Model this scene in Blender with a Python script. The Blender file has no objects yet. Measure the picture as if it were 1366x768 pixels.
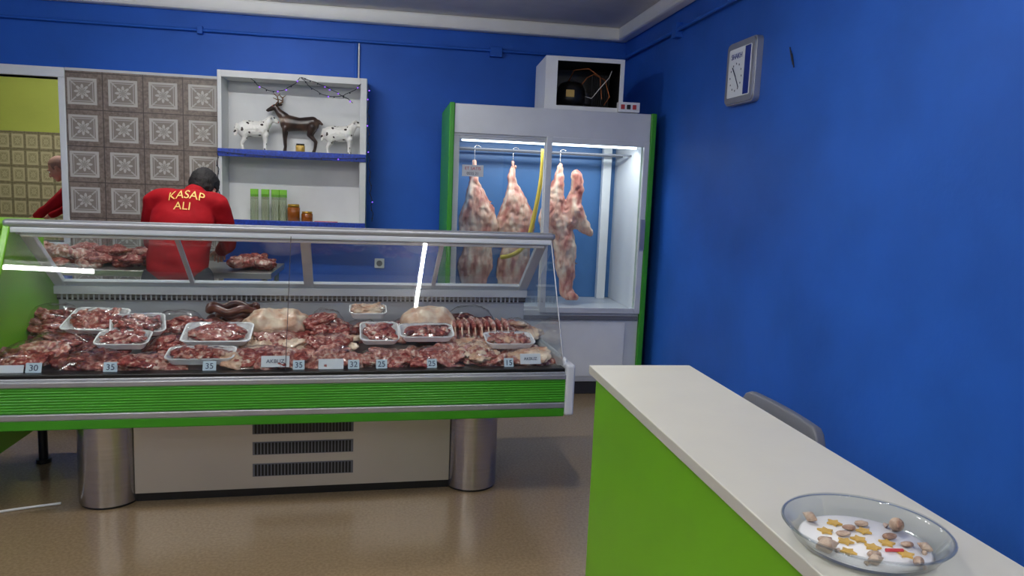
import bpy, bmesh, math, random
from mathutils import Vector, Matrix, Euler, noise
from mathutils.bvhtree import BVHTree
random.seed(7)
scene = bpy.context.scene
try:
    scene.view_settings.view_transform = 'Standard'
except Exception:
    pass

# ------------------------------------------------------------------ materials
def lin(c):
    out = []
    for v in c[:3]:
        v = v / 255.0
        out.append(v / 12.92 if v <= 0.04045 else ((v + 0.055) / 1.055) ** 2.4)
    return tuple(out) + (1.0,)

def setin(b, n, v):
    if n in b.inputs:
        b.inputs[n].default_value = v

def mat(name, col, rough=0.5, metal=0.0, var=0.06, nscale=6.0, col2=None, bump=0.0, bscale=60.0,
        coat=0.0, spec=0.5, emit=None, estr=0.0, stretch=None, sss=0.0, detail=4.0, ramp=None):
    m = bpy.data.materials.new(name)
    m.use_nodes = True
    nt = m.node_tree
    b = nt.nodes['Principled BSDF']
    tc = nt.nodes.new('ShaderNodeTexCoord')
    mp = nt.nodes.new('ShaderNodeMapping')
    if stretch:
        mp.inputs['Scale'].default_value = stretch
    nt.links.new(tc.outputs['Object'], mp.inputs['Vector'])
    nz = nt.nodes.new('ShaderNodeTexNoise')
    nz.inputs['Scale'].default_value = nscale
    nz.inputs['Detail'].default_value = detail
    nt.links.new(mp.outputs['Vector'], nz.inputs['Vector'])
    cr = nt.nodes.new('ShaderNodeValToRGB')
    c = lin(col)
    if ramp:
        els = cr.color_ramp.elements
        while len(els) < len(ramp):
            els.new(0.5)
        for e, (p, cc) in zip(els, ramp):
            e.position = p
        for e, (p, cc) in zip(els, ramp):
            e.color = lin(cc)
    else:
        a = lin(col2) if col2 else tuple(min(1, x * (1 + var)) for x in c[:3]) + (1,)
        d = c if col2 else tuple(x * (1 - var) for x in c[:3]) + (1,)
        cr.color_ramp.elements[0].position = 0.35
        cr.color_ramp.elements[1].position = 0.65
        cr.color_ramp.elements[0].color = d
        cr.color_ramp.elements[1].color = a
    nt.links.new(nz.outputs['Fac'], cr.inputs['Fac'])
    nt.links.new(cr.outputs['Color'], b.inputs['Base Color'])
    b.inputs['Roughness'].default_value = rough
    b.inputs['Metallic'].default_value = metal
    setin(b, 'Specular IOR Level', spec)
    setin(b, 'Coat Weight', coat)
    setin(b, 'Coat Roughness', 0.08)
    if sss:
        setin(b, 'Subsurface Weight', sss)
        setin(b, 'Subsurface Scale', 0.01)
    if emit:
        setin(b, 'Emission Color', lin(emit))
        setin(b, 'Emission Strength', estr)
    if bump:
        n2 = nt.nodes.new('ShaderNodeTexNoise')
        n2.inputs['Scale'].default_value = bscale
        n2.inputs['Detail'].default_value = 3
        nt.links.new(mp.outputs['Vector'], n2.inputs['Vector'])
        bp = nt.nodes.new('ShaderNodeBump')
        bp.inputs['Strength'].default_value = bump
        bp.inputs['Distance'].default_value = 0.01
        nt.links.new(n2.outputs['Fac'], bp.inputs['Height'])
        nt.links.new(bp.outputs['Normal'], b.inputs['Normal'])
    return m

def glass_mat(name, tint=(255, 255, 255), refl=0.045, rough=0.01):
    m = bpy.data.materials.new(name)
    m.use_nodes = True
    nt = m.node_tree
    for n in list(nt.nodes):
        nt.nodes.remove(n)
    out = nt.nodes.new('ShaderNodeOutputMaterial')
    mix = nt.nodes.new('ShaderNodeMixShader')
    tr = nt.nodes.new('ShaderNodeBsdfTransparent')
    tr.inputs['Color'].default_value = lin(tint)
    gl = nt.nodes.new('ShaderNodeBsdfGlossy')
    gl.inputs['Roughness'].default_value = rough
    lw = nt.nodes.new('ShaderNodeLayerWeight')
    p = nt.nodes.new('ShaderNodeMath'); p.operation = 'POWER'; p.inputs[1].default_value = 4.0
    nt.links.new(lw.outputs['Facing'], p.inputs[0])
    ma = nt.nodes.new('ShaderNodeMath'); ma.operation = 'MULTIPLY_ADD'
    ma.inputs[1].default_value = 0.8; ma.inputs[2].default_value = refl
    nt.links.new(p.outputs[0], ma.inputs[0])
    nt.links.new(ma.outputs[0], mix.inputs['Fac'])
    nt.links.new(tr.outputs[0], mix.inputs[1])
    nt.links.new(gl.outputs[0], mix.inputs[2])
    nt.links.new(mix.outputs[0], out.inputs['Surface'])
    return m

def tile_mat(name, px, pz, cx, cz, base, base2, light, dark, frame=(0.30, 0.36), axis='X', rough=0.35):
    """ornamental square tiles, object coordinates (object origin at world 0)"""
    m = bpy.data.materials.new(name)
    m.use_nodes = True
    nt = m.node_tree
    b = nt.nodes['Principled BSDF']
    def M(op, a, bb=None, c=None):
        n = nt.nodes.new('ShaderNodeMath'); n.operation = op
        for i, v in enumerate((a, bb, c)):
            if v is None: continue
            if isinstance(v, (int, float)): n.inputs[i].default_value = v
            else: nt.links.new(v, n.inputs[i])
        return n.outputs[0]
    tc = nt.nodes.new('ShaderNodeTexCoord')
    sp = nt.nodes.new('ShaderNodeSeparateXYZ')
    nt.links.new(tc.outputs['Object'], sp.inputs[0])
    fx = M('SUBTRACT', M('FRACT', M('ADD', M('DIVIDE', M('SUBTRACT', sp.outputs[axis], cx), px), 100.5)), 0.5)
    fz = M('SUBTRACT', M('FRACT', M('ADD', M('DIVIDE', M('SUBTRACT', sp.outputs['Z'], cz), pz), 100.5)), 0.5)
    ax = M('ABSOLUTE', fx); az = M('ABSOLUTE', fz)
    d = M('MAXIMUM', ax, az)
    inside = M('LESS_THAN', d, frame[1])
    fr = M('MULTIPLY', inside, M('GREATER_THAN', d, frame[0]))
    fr2 = M('MULTIPLY', M('LESS_THAN', d, frame[0] - 0.03), M('GREATER_THAN', d, frame[0] - 0.045))
    r = M('SQRT', M('ADD', M('MULTIPLY', fx, fx), M('MULTIPLY', fz, fz)))
    ang = M('ARCTAN2', fz, fx)
    pet = M('MULTIPLY', M('ABSOLUTE', M('COSINE', M('MULTIPLY', ang, 4.0))), 0.14)
    petm = M('LESS_THAN', r, M('ADD', pet, 0.06))
    pet2 = M('LESS_THAN', r, M('ADD', M('MULTIPLY', pet, 0.55), 0.03))
    diag = M('MULTIPLY', M('LESS_THAN', M('ABSOLUTE', M('SUBTRACT', ax, az)), 0.025), M('GREATER_THAN', r, 0.22))
    diag = M('MULTIPLY', diag, M('LESS_THAN', d, frame[0]))
    patt = M('SUBTRACT', petm, M('MULTIPLY', pet2, 0.7))
    patt = M('MAXIMUM', patt, M('MULTIPLY', diag, 0.8))
    nz = nt.nodes.new('ShaderNodeTexNoise'); nz.inputs['Scale'].default_value = 45; nz.inputs['Detail'].default_value = 5
    nt.links.new(tc.outputs['Object'], nz.inputs['Vector'])
    cr = nt.nodes.new('ShaderNodeValToRGB')
    cr.color_ramp.elements[0].position = 0.35; cr.color_ramp.elements[1].position = 0.62
    cr.color_ramp.elements[0].color = lin(base); cr.color_ramp.elements[1].color = lin(base2)
    nt.links.new(nz.outputs['Fac'], cr.inputs['Fac'])
    def MIX(f, a, bb):
        n = nt.nodes.new('ShaderNodeMix'); n.data_type = 'RGBA'
        nt.links.new(f, n.inputs[0])
        for i, v in ((6, a), (7, bb)):
            if isinstance(v, tuple): n.inputs[i].default_value = v
            else: nt.links.new(v, n.inputs[i])
        return n.outputs[2]
    c1 = MIX(inside, cr.outputs['Color'], lin(dark))
    c2 = MIX(M('MAXIMUM', fr, M('MAXIMUM', fr2, patt)), c1, lin(light))
    g = M('GREATER_THAN', d, 0.488)
    c3 = MIX(g, c2, lin(tuple(x * 0.7 for x in base)))
    nt.links.new(c3, b.inputs['Base Color'])
    b.inputs['Roughness'].default_value = rough
    bp = nt.nodes.new('ShaderNodeBump'); bp.inputs['Strength'].default_value = 0.4; bp.inputs['Distance'].default_value = 0.004
    nt.links.new(M('MAXIMUM', fr, patt), bp.inputs['Height'])
    nt.links.new(bp.outputs['Normal'], b.inputs['Normal'])
    return m

def spot_mat(name, a, b_, scale, thr):
    return mat(name, a, rough=0.35, nscale=scale, detail=1.0, ramp=[(thr, a), (thr + 0.02, b_)])

M_blue = mat('blue_wall_paint', (40, 100, 198), rough=0.52, var=0.15, nscale=1.3, bump=0.16, bscale=22, spec=0.33, detail=7)
M_blue_back = mat('blue_back_wall_paint', (36, 94, 192), rough=0.55, var=0.11, nscale=1.4, bump=0.10, bscale=25, spec=0.3, detail=6)
M_ceil = mat('ceiling_paint', (222, 218, 216), rough=0.8, var=0.03)
M_white = mat('white_plaster_trim', (248, 247, 243), rough=0.6, var=0.02)
M_whiteplastic = mat('white_plastic', (235, 238, 240), rough=0.35, var=0.02)
M_offwall = mat('pale_wall_paint', (205, 203, 200), rough=0.7, var=0.04)
M_floor = mat('polished_floor', (132, 112, 84), col2=(148, 127, 98), rough=0.19, nscale=80.0, bump=0.012, bscale=3, detail=6, spec=0.5)
M_green = mat('green_laminate', (116, 188, 26), rough=0.32, var=0.04, nscale=3)
M_green_trim = mat('green_plastic_bumper', (58, 146, 24), rough=0.38, var=0.04, nscale=3)
M_greenD = mat('green_side_panel', (58, 156, 40), rough=0.4, var=0.04, nscale=3)
M_cream = mat('cream_counter_top', (208, 205, 190), rough=0.35, var=0.015, nscale=9)
M_alu = mat('brushed_aluminium', (176, 178, 182), rough=0.35, metal=0.7, var=0.05, nscale=8)
M_alu_white = mat('white_aluminium_profile', (214, 218, 222), rough=0.35, metal=0.1, var=0.03)
M_steel = mat('stainless_steel', (200, 197, 194), rough=0.22, metal=0.95, var=0.06, nscale=3, bump=0.03, bscale=12, stretch=(1, 1, 25))
M_steel_panel = mat('stainless_panel', (198, 194, 188), rough=0.32, metal=0.75, var=0.04, nscale=2)
M_black = mat('black_plastic', (14, 14, 15), rough=0.35, var=0.1)
M_darkgrey = mat('dark_grey', (55, 55, 58), rough=0.5, var=0.1)
M_grey = mat('grey_plastic', (104, 106, 114), rough=0.45, var=0.05)
M_glass = glass_mat('case_glass', (246, 250, 250), refl=0.05)
M_glass_back = glass_mat('rear_door_glass', (236, 242, 242), refl=0.11)
M_glass_dish = glass_mat('dish_glass', (242, 245, 246), refl=0.06)
M_film = glass_mat('cling_film', (252, 252, 252), refl=0.045, rough=0.10)
M_glass_bag = glass_mat('clear_bag', (230, 235, 215), refl=0.12, rough=0.15)
M_deck = mat('deck_steel', (150, 150, 150), rough=0.4, metal=0.6)
M_foam = mat('foam_tray_white', (238, 238, 238), rough=0.6, var=0.02)
M_meat_red = mat('raw_red_meat', (170, 40, 40), rough=0.35, nscale=42, detail=8, coat=0.25, bump=0.5, bscale=110, stretch=(1, 1.6, 1),
                 ramp=[(0.32, (98, 24, 24)), (0.46, (146, 50, 44)), (0.56, (172, 88, 76)), (0.66, (218, 182, 166))])
M_meat_dark = mat('aged_dark_meat', (110, 40, 36), rough=0.35, nscale=30, detail=8, coat=0.25, bump=0.5, bscale=90,
                  ramp=[(0.32, (62, 20, 20)), (0.48, (104, 36, 34)), (0.60, (140, 68, 60)), (0.72, (200, 160, 146))])
M_meat_pink = mat('raw_pink_meat', (200, 110, 100), rough=0.35, nscale=32, detail=8, coat=0.25, bump=0.5, bscale=80, stretch=(1.5, 1, 1),
                  ramp=[(0.32, (126, 56, 50)), (0.44, (172, 98, 86)), (0.54, (200, 146, 130)), (0.66, (230, 210, 194))])
M_meat_fat = mat('meat_fat_cream', (230, 200, 170), rough=0.35, nscale=14, detail=6, coat=0.25, bump=0.4, bscale=50,
                 ramp=[(0.28, (178, 112, 90)), (0.43, (212, 168, 138)), (0.62, (234, 212, 186))])
M_carcass = mat('carcass_meat', (220, 150, 130), rough=0.45, nscale=9, detail=7, coat=0.15, bump=0.5, bscale=25, stretch=(1.6, 1.6, 0.6),
                ramp=[(0.30, (144, 76, 66)), (0.42, (190, 126, 110)), (0.53, (216, 174, 152)), (0.66, (230, 210, 188))])
M_sausage = mat('sausage_brown', (96, 52, 40), rough=0.3, nscale=30, var=0.3, coat=0.4)
M_red = mat('red_jacket_cloth', (160, 12, 24), rough=0.8, var=0.10, nscale=9, bump=0.25, bscale=14, spec=0.2)
M_redtrim = mat('pale_collar_cloth', (200, 170, 170), rough=0.8)
M_skin = mat('skin', (196, 140, 116), rough=0.5, var=0.06, sss=0.1)
M_hair = mat('black_hair', (20, 16, 15), rough=0.55, var=0.3, nscale=120, bump=0.8, bscale=180)
M_stubble = mat('cropped_hair', (150, 112, 94), rough=0.7, var=0.12, nscale=150)
M_trouser = mat('dark_trousers', (36, 38, 46), rough=0.8, var=0.1)
M_shoe = mat('shoe_leather', (25, 22, 20), rough=0.4)
M_gold = mat('golden_lettering', (244, 204, 110), rough=0.5, var=0.05)
M_eye = mat('eye_dark', (18, 14, 12), rough=0.2)
M_lip = mat('lips', (160, 88, 80), rough=0.5)
M_shelfblue = mat('blue_tinsel_shelf', (24, 60, 160), rough=0.35, var=0.35, nscale=60)
M_cabin = mat('white_cabinet_board', (214, 216, 216), rough=0.5, var=0.03)
M_sheep = spot_mat('sheep_figurine_glaze', (238, 236, 228), (44, 30, 28), 7.5, 0.64)
M_deer = mat('deer_figurine_glaze', (60, 46, 40), rough=0.35, nscale=4, detail=1.5, ramp=[(0.40, (40, 28, 24)), (0.60, (88, 66, 54)), (0.70, (190, 176, 160))])
M_pinkface = mat('pink_muzzle', (200, 120, 110), rough=0.4)
M_antler = mat('antler', (120, 90, 66), rough=0.5)
M_amber = mat('honey', (150, 80, 14), rough=0.15, coat=0.6, var=0.1)
M_lidgold = mat('jar_lid', (190, 150, 60), rough=0.35, metal=0.6)
M_lime = mat('lime_label', (130, 200, 60), rough=0.5)
M_tag = mat('price_tag_card', (186, 204, 214), rough=0.5, var=0.02)
M_tagw = mat('white_label', (206, 210, 214), rough=0.5, var=0.02)
M_ink = mat('ink', (24, 40, 78), rough=0.6)
M_yellow = mat('yellow_hose', (206, 180, 60), rough=0.4)
M_fridge_in = mat('cold_room_blue_back', (80, 128, 184), rough=0.35, var=0.06, nscale=2)
M_lime_wall = mat('lime_wall_paint', (180, 190, 84), rough=0.7, var=0.05, nscale=2)
M_yellowstar = mat('yellow_star_plastic', (208, 170, 84), rough=0.4)
M_shell = mat('sea_shell', (206, 186, 164), rough=0.4, nscale=50, col2=(150, 116, 94), bump=0.5, bscale=120)
M_redbit = mat('red_ribbon', (190, 60, 66), rough=0.5)
M_cable = mat('white_cable', (220, 220, 215), rough=0.5)
M_clockblue = mat('clock_blue_band', (24, 50, 140), rough=0.3)
M_clockface = mat('clock_face', (232, 238, 242), rough=0.4, var=0.01)
M_tube = mat('fluorescent_tube', (255, 255, 255), emit=(250, 251, 252), estr=80.0)
M_tube_small = mat('cabinet_tube', (255, 255, 255), emit=(225, 242, 255), estr=5.0)
M_led = mat('fairy_bulb', (200, 40, 200), emit=(120, 90, 255), estr=2.0)
M_wire = mat('dark_wire', (30, 34, 50), rough=0.6)
M_copper = mat('copper_pipe', (170, 100, 60), rough=0.35, metal=0.8)
M_tiles = tile_mat('ornamental_wall_tiles', 0.293, 0.277, -2.348, 2.118, (112, 98, 88), (140, 126, 114), (196, 192, 184), (142, 132, 122))
M_tiles2 = tile_mat('back_room_tiles', 0.15, 0.19, 0, 1.83, (126, 116, 84), (152, 142, 108), (194, 184, 144), (160, 150, 112), frame=(0.30, 0.40))

# ------------------------------------------------------------------ mesh builder
ICO = {}
def ico(sub):
    if sub not in ICO:
        bm = bmesh.new()
        bmesh.ops.create_icosphere(bm, subdivisions=sub, radius=1.0)
        ICO[sub] = ([v.co.copy() for v in bm.verts], [tuple(v.index for v in f.verts) for f in bm.faces])
        bm.free()
    return ICO[sub]

class MB:
    def __init__(s):
        s.v = []; s.f = []; s.fm = []; s.sm = []; s.mats = []
    def mi(s, m):
        if m not in s.mats: s.mats.append(m)
        return s.mats.index(m)
    def add(s, verts, faces, m, smooth=False, M=None):
        o = len(s.v); k = s.mi(m)
        for p in verts:
            p = Vector(p)
            s.v.append(M @ p if M else p)
        for f in faces:
            s.f.append([i + o for i in f]); s.fm.append(k); s.sm.append(smooth)
    def box(s, x0, x1, y0, y1, z0, z1, m, M=None):
        v = [(x0, y0, z0), (x1, y0, z0), (x1, y1, z0), (x0, y1, z0), (x0, y0, z1), (x1, y0, z1), (x1, y1, z1), (x0, y1, z1)]
        f = [(0, 3, 2, 1), (4, 5, 6, 7), (0, 1, 5, 4), (1, 2, 6, 5), (2, 3, 7, 6), (3, 0, 4, 7)]
        s.add(v, f, m, False, M)
    def quad(s, pts, m, M=None):
        s.add(pts, [tuple(range(len(pts)))], m, False, M)
    def prism_x(s, prof, x0, x1, m, M=None):
        n = len(prof)
        v = [(x0, y, z) for y, z in prof] + [(x1, y, z) for y, z in prof]
        f = [tuple(range(n))[::-1], tuple(range(n, 2 * n))]
        f += [(i, (i + 1) % n, n + (i + 1) % n, n + i) for i in range(n)]
        s.add(v, f, m, False, M)
    def prism_z(s, prof, z0, z1, m, M=None, smooth=False):
        n = len(prof)
        v = [(x, y, z0) for x, y in prof] + [(x, y, z1) for x, y in prof]
        s.add(v, [(i, (i + 1) % n, n + (i + 1) % n, n + i) for i in range(n)], m, smooth, M)
        s.add(v, [tuple(range(n))[::-1], tuple(range(n, 2 * n))], m, False, M)
    def tube(s, path, r, m, seg=10, M=None, cap=True, smooth=True):
        path = [Vector(p) for p in path]
        n = len(path)
        rs = r if isinstance(r, (list, tuple)) else [r] * n
        v = []; f = []
        prev = None
        for i, p in enumerate(path):
            t = (path[min(i + 1, n - 1)] - path[max(i - 1, 0)]).normalized()
            if prev is None:
                a = Vector((0, 0, 1)) if abs(t.z) < 0.9 else Vector((1, 0, 0))
                u = t.cross(a).normalized()
            else:
                u = (prev - t * prev.dot(t)).normalized()
            prev = u
            w = t.cross(u)
            for k in range(seg):
                a = 2 * math.pi * k / seg
                v.append(p + (u * math.cos(a) + w * math.sin(a)) * rs[i])
        for i in range(n - 1):
            for k in range(seg):
                k2 = (k + 1) % seg
                f.append((i * seg + k, i * seg + k2, (i + 1) * seg + k2, (i + 1) * seg + k))
        s.add(v, f, m, smooth, M)
        if cap:
            s.add(v[:seg], [tuple(range(seg))[::-1]], m, False, M)
            s.add(v[-seg:], [tuple(range(seg))], m, False, M)
    def lathe(s, prof, m, seg=32, M=None, smooth=True):
        v = []; f = []
        for r, z in prof:
            for k in range(seg):
                a = 2 * math.pi * k / seg
                v.append((r * math.cos(a), r * math.sin(a), z))
        for i in range(len(prof) - 1):
            for k in range(seg):
                k2 = (k + 1) % seg
                f.append((i * seg + k, i * seg + k2, (i + 1) * seg + k2, (i + 1) * seg + k))
        s.add(v, f, m, smooth, M)
    def blob(s, c, r, m, sub=3, amp=0.1, freq=6.0, seed=0.0, M=None, R=None, ridge=0.0):
        tv, tf = ico(sub)
        rr = Vector(r) if not isinstance(r, (int, float)) else Vector((r, r, r))
        vs = []
        mr = min(rr)
        C = Vector(c); s1 = Vector((seed * 3.1, seed * 1.7, seed)); s2 = Vector((seed, 5, seed * 2))
        for q in tv:
            p = Vector((q.x * rr.x, q.y * rr.y, q.z * rr.z))
            if amp:
                d = noise.noise(p * freq + s1) + 0.5 * noise.noise(p * freq * 2.3 + s2)
                if ridge:
                    d -= ridge * (1 - min(1, abs(noise.noise(p * freq * 1.6 + s2)) * 5)) 
                p = p + q * d * amp * mr * 2
            if R: p = R @ p
            vs.append(p + C)
        s.add(vs, tf, m, True, M)
    def hull(s, a, b, m, M=None, sub=2):
        """a,b = (center, radius or (rx,ry,rz))"""
        bm = bmesh.new()
        for c, r in (a, b):
            rr = (r, r, r) if isinstance(r, (int, float)) else r
            mm = Matrix.Translation(Vector(c)) @ Matrix.Diagonal((rr[0], rr[1], rr[2], 1))
            bmesh.ops.create_icosphere(bm, subdivisions=sub, radius=1.0, matrix=mm)
        res = bmesh.ops.convex_hull(bm, input=bm.verts)
        kill = [g for g in res['geom_interior'] if isinstance(g, bmesh.types.BMVert)]
        bmesh.ops.delete(bm, geom=kill, context='VERTS')
        bm.verts.index_update()
        vs = [v.co.copy() for v in bm.verts]
        fs = [tuple(v.index for v in f.verts) for f in bm.faces]
        bm.free()
        s.add(vs, fs, m, True, M)
    def chain(s, pts, m, M=None, sub=2):
        for a, b in zip(pts[:-1], pts[1:]):
            s.hull(a, b, m, M, sub)
    def merge_mesh(s, me, m, M=None, smooth=True):
        s.add([v.co.copy() for v in me.vertices], [tuple(p.vertices) for p in me.polygons], m, smooth, M)
    def mesh(s, name):
        me = bpy.data.meshes.new(name)
        me.from_pydata([tuple(v) for v in s.v], [], s.f)
        for m in s.mats: me.materials.append(m)
        me.polygons.foreach_set('material_index', s.fm)
        me.polygons.foreach_set('use_smooth', s.sm)
        me.update()
        return me
    def finish(s, name, loc=(0, 0, 0), rotz=0.0, parent=None, bevel=0.0, bseg=2, fixn=True):
        me = s.mesh(name)
        if fixn:
            bm = bmesh.new(); bm.from_mesh(me)
            bmesh.ops.recalc_face_normals(bm, faces=bm.faces)
            bm.to_mesh(me); bm.free()
        o = bpy.data.objects.new(name, me)
        scene.collection.objects.link(o)
        o.location = loc
        o.rotation_euler = (0, 0, rotz)
        if parent: o.parent = parent
        if bevel:
            b = o.modifiers.new('bevel', 'BEVEL'); b.width = bevel; b.segments = bseg
            b.limit_method = 'ANGLE'; b.angle_limit = math.radians(50)
        return o

def remeshed(mb, voxel, smooth=4):
    """fuse overlapping volumes into one continuous surface, return mesh"""
    me = mb.mesh('tmp')
    o = bpy.data.objects.new('tmp', me)
    scene.collection.objects.link(o)
    r = o.modifiers.new('r', 'REMESH'); r.mode = 'VOXEL'; r.voxel_size = voxel
    if smooth:
        sm = o.modifiers.new('s', 'SMOOTH'); sm.factor = 0.5; sm.iterations = smooth
    dg = bpy.context.evaluated_depsgraph_get()
    res = bpy.data.meshes.new_from_object(o.evaluated_get(dg))
    bpy.data.objects.remove(o)
    return res

def text_mesh(txt, size, extrude=0.001, align='CENTER'):
    cu = bpy.data.curves.new('t', 'FONT')
    cu.body = txt; cu.size = size; cu.extrude = extrude
    cu.align_x = align; cu.align_y = 'CENTER'
    o = bpy.data.objects.new('t', cu)
    scene.collection.objects.link(o)
    dg = bpy.context.evaluated_depsgraph_get()
    me = bpy.data.meshes.new_from_object(o.evaluated_get(dg))
    bpy.data.objects.remove(o)
    return me

def empty(name, loc=(0, 0, 0), rotz=0.0):
    o = bpy.data.objects.new(name, None)
    o.empty_display_size = 0.1
    o.location = loc; o.rotation_euler = (0, 0, rotz)
    scene.collection.objects.link(o)
    return o

RX = Matrix.Rotation(math.radians(90), 4, 'X')   # text XY -> XZ plane facing -Y

# ------------------------------------------------------------------ room
XR, YB, ZC, XL, YF = 1.97, 6.40, 2.88, -4.2, -2.6
def simple(name, x0, x1, y0, y1, z0, z1, m, bevel=0.0):
    b = MB(); b.box(x0, x1, y0, y1, z0, z1, m); return b.finish(name, bevel=bevel)
simple('floor', XL - 1.5, XR + 0.2, YF - 0.2, 9.7, -0.1, 0.0, M_floor)
simple('ceiling', XL - 1.5, XR + 0.2, YF - 0.2, 9.7, ZC, ZC + 0.1, M_ceil)
simple('wall_right', XR, XR + 0.15, YF, YB + 0.15, 0, ZC, M_blue)
simple('wall_left', XL - 0.15, XL, YF, YB, 0, ZC, M_blue_back)
simple('wall_front', XL, XR, YF - 0.15, YF, 0, ZC, M_offwall)
OX0, OX1, OZ0, OZ1 = -3.75, -2.52, 0.95, 2.215
b = MB()
b.box(XL, OX0, YB, YB + 0.15, 0, ZC, M_blue_back)
b.box(OX1, XR, YB, YB + 0.15, 0, ZC, M_blue_back)
b.box(OX0, OX1, YB, YB + 0.15, OZ1, ZC, M_blue_back)
b.box(OX0, OX1, YB, YB + 0.15, 0, OZ0, M_blue_back)
b.finish('wall_back')
b = MB()
b.box(XL, XR, YB - 0.10, YB, ZC - 0.105, ZC, M_white)
b.finish('trim_1', bevel=0.02)
b = MB()
b.box(XR - 0.10, XR, YF, YB - 0.10, ZC - 0.105, ZC, M_white)
b.finish('trim_2', bevel=0.02)
b = MB()
b.box(OX0 - 0.06, OX1 + 0.05, YB - 0.03, YB + 0.16, OZ1, OZ1 + 0.075, M_whiteplastic)
b.box(OX1, OX1 + 0.05, YB - 0.03, YB + 0.16, OZ0, OZ1, M_whiteplastic)
b.box(OX0 - 0.06, OX0, YB - 0.03, YB + 0.16, OZ0, OZ1, M_whiteplastic)
b.box(OX0 - 0.06, OX1 + 0.05, YB - 0.05, YB + 0.18, OZ0 - 0.04, OZ0, M_whiteplastic)
b.finish('window_1', bevel=0.006)
b = MB(); b.box(XL - 1.5, -1.2, 9.5, 9.6, 1.94, ZC, M_lime_wall); b.box(XL - 1.5, -1.2, 9.49, 9.6, 0, 1.94, M_tiles2); b.finish('wall_backroom_far')
simple('wall_backroom_right', -1.3, -1.2, YB + 0.15, 9.49, 0, ZC, M_lime_wall)
simple('wall_backroom_left', XL - 1.5, XL - 1.4, YB + 0.0, 9.49, 0, ZC, M_lime_wall)
b = MB()
b.box(-2.465, -1.33, YB - 0.03, YB, 0.0, 2.27, M_tiles)
b.box(-2.465, -1.33, YB - 0.035, YB, 2.27, 2.29, M_cabin)
b.finish('tiled_wall_panel')
zp = 2.635
b = MB()
b.tube([(XL + 0.02, YB - 0.03, zp), (XR - 0.07, YB - 0.03, zp)], 0.012, M_blue_back)
b.box(0.80, 0.90, YB - 0.05, YB, zp - 0.05, zp + 0.03, M_blue_back)
b.box(-1.5, -1.46, YB - 0.05, YB, zp - 0.03, zp + 0.03, M_blue_back)
b.finish('gas_pipe', bevel=0.003)
b = MB()
b.tube([(XR - 0.07, YB - 0.03, zp), (XR - 0.045, YB - 0.04, zp), (XR - 0.03, YB - 0.07, zp), (XR - 0.03, YF + 0.02, zp)], 0.012, M_blue)
b.box(XR - 0.05, XR, 5.1, 5.18, zp - 0.05, zp + 0.05, M_blue)
b.box(XR - 0.05, XR, 3.6, 3.65, zp - 0.03, zp + 0.03, M_blue)
b.finish('heating_pipe', bevel=0.003)
b = MB()
b.tube([(-0.285, YB - 0.02, 2.62), (-0.285, YB - 0.02, 2.32)], 0.012, M_blue_back)
b.tube([(-0.265, YB - 0.02, 2.62), (-0.265, YB - 0.02, 2.32)], 0.006, M_white)
b.finish('wall_conduit')
b = MB()
b.box(-0.115, -0.035, YB - 0.02, YB, 0.80, 0.88, M_whiteplastic)
b.tube([(-0.075, YB - 0.024, 0.84), (-0.075, YB - 0.018, 0.84)], 0.025, M_grey)
b.finish('wall_socket', bevel=0.004)
b = MB()
for dz, dy in ((0, 0), (0.02, 0.012), (-0.015, -0.012)):
    b.tube([(XR - 0.006, 3.60 + dy, 2.24 + dz), (XR - 0.006, 3.57 + dy, 2.17 + dz)], 0.003, M_wire)
b.finish('wall_scuff')  # thin dark strokes drawing a small scuff on the right wall

# ------------------------------------------------------------------ ceiling lights
def ceiling_light(x, y, L, along, watt):
    e = empty('ceiling_fluorescent_light', (x, y, ZC))
    if along == 'Y': e.rotation_euler = (0, 0, math.pi / 2)
    b = MB()
    b.box(-L / 2 - 0.04, L / 2 + 0.04, -0.022, 0.022, -0.035, 0, M_white)
    b.finish('fixture_body', parent=e, bevel=0.004)
    b = MB()
    b.tube([(-L / 2, 0, -0.085), (L / 2, 0, -0.085)], 0.013, M_tube, seg=8)
    for sx_ in (-1, 1):
        b.tube([((L / 2 + 0.03) * sx_, 0, -0.085), (L / 2 * sx_, 0, -0.085)], 0.018, M_white)
        b.box(L / 2 * sx_ - 0.01 + 0.015 * sx_, L / 2 * sx_ + 0.01 + 0.015 * sx_, -0.012, 0.012, -0.09, -0.033, M_white)
    b.finish('lamp_tube', parent=e)
    li = bpy.data.lights.new('lamp', 'AREA'); li.shape = 'RECTANGLE'; li.size = L; li.size_y = 0.026
    li.energy = watt; li.color = (1.0, 0.985, 0.965)
    lo = bpy.data.objects.new('lamp_light', li); scene.collection.objects.link(lo)
    lo.parent = e; lo.location = (0, 0, -0.100)
    return e
ceiling_light(0.43, 2.33, 0.62, 'Y', 15)
ceiling_light(-2.45, 2.2, 1.2, 'X', 15)
ceiling_light(-1.0, 0.2, 1.2, 'X', 14)  # unseen fixture, added for general room light
ceiling_light(0.9, -0.9, 1.2, 'X', 10)  # added behind the camera for general light, not seen
ceiling_light(-1.0, 4.7, 1.2, 'X', 14)  # unseen fixture added to help light the dark back wall
ceiling_light(-2.6, -1.2, 1.2, 'X', 10)  # another unseen fixture behind the camera, added as general light
ceiling_light(-3.4, 8.0, 1.2, 'X', 11)

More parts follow.
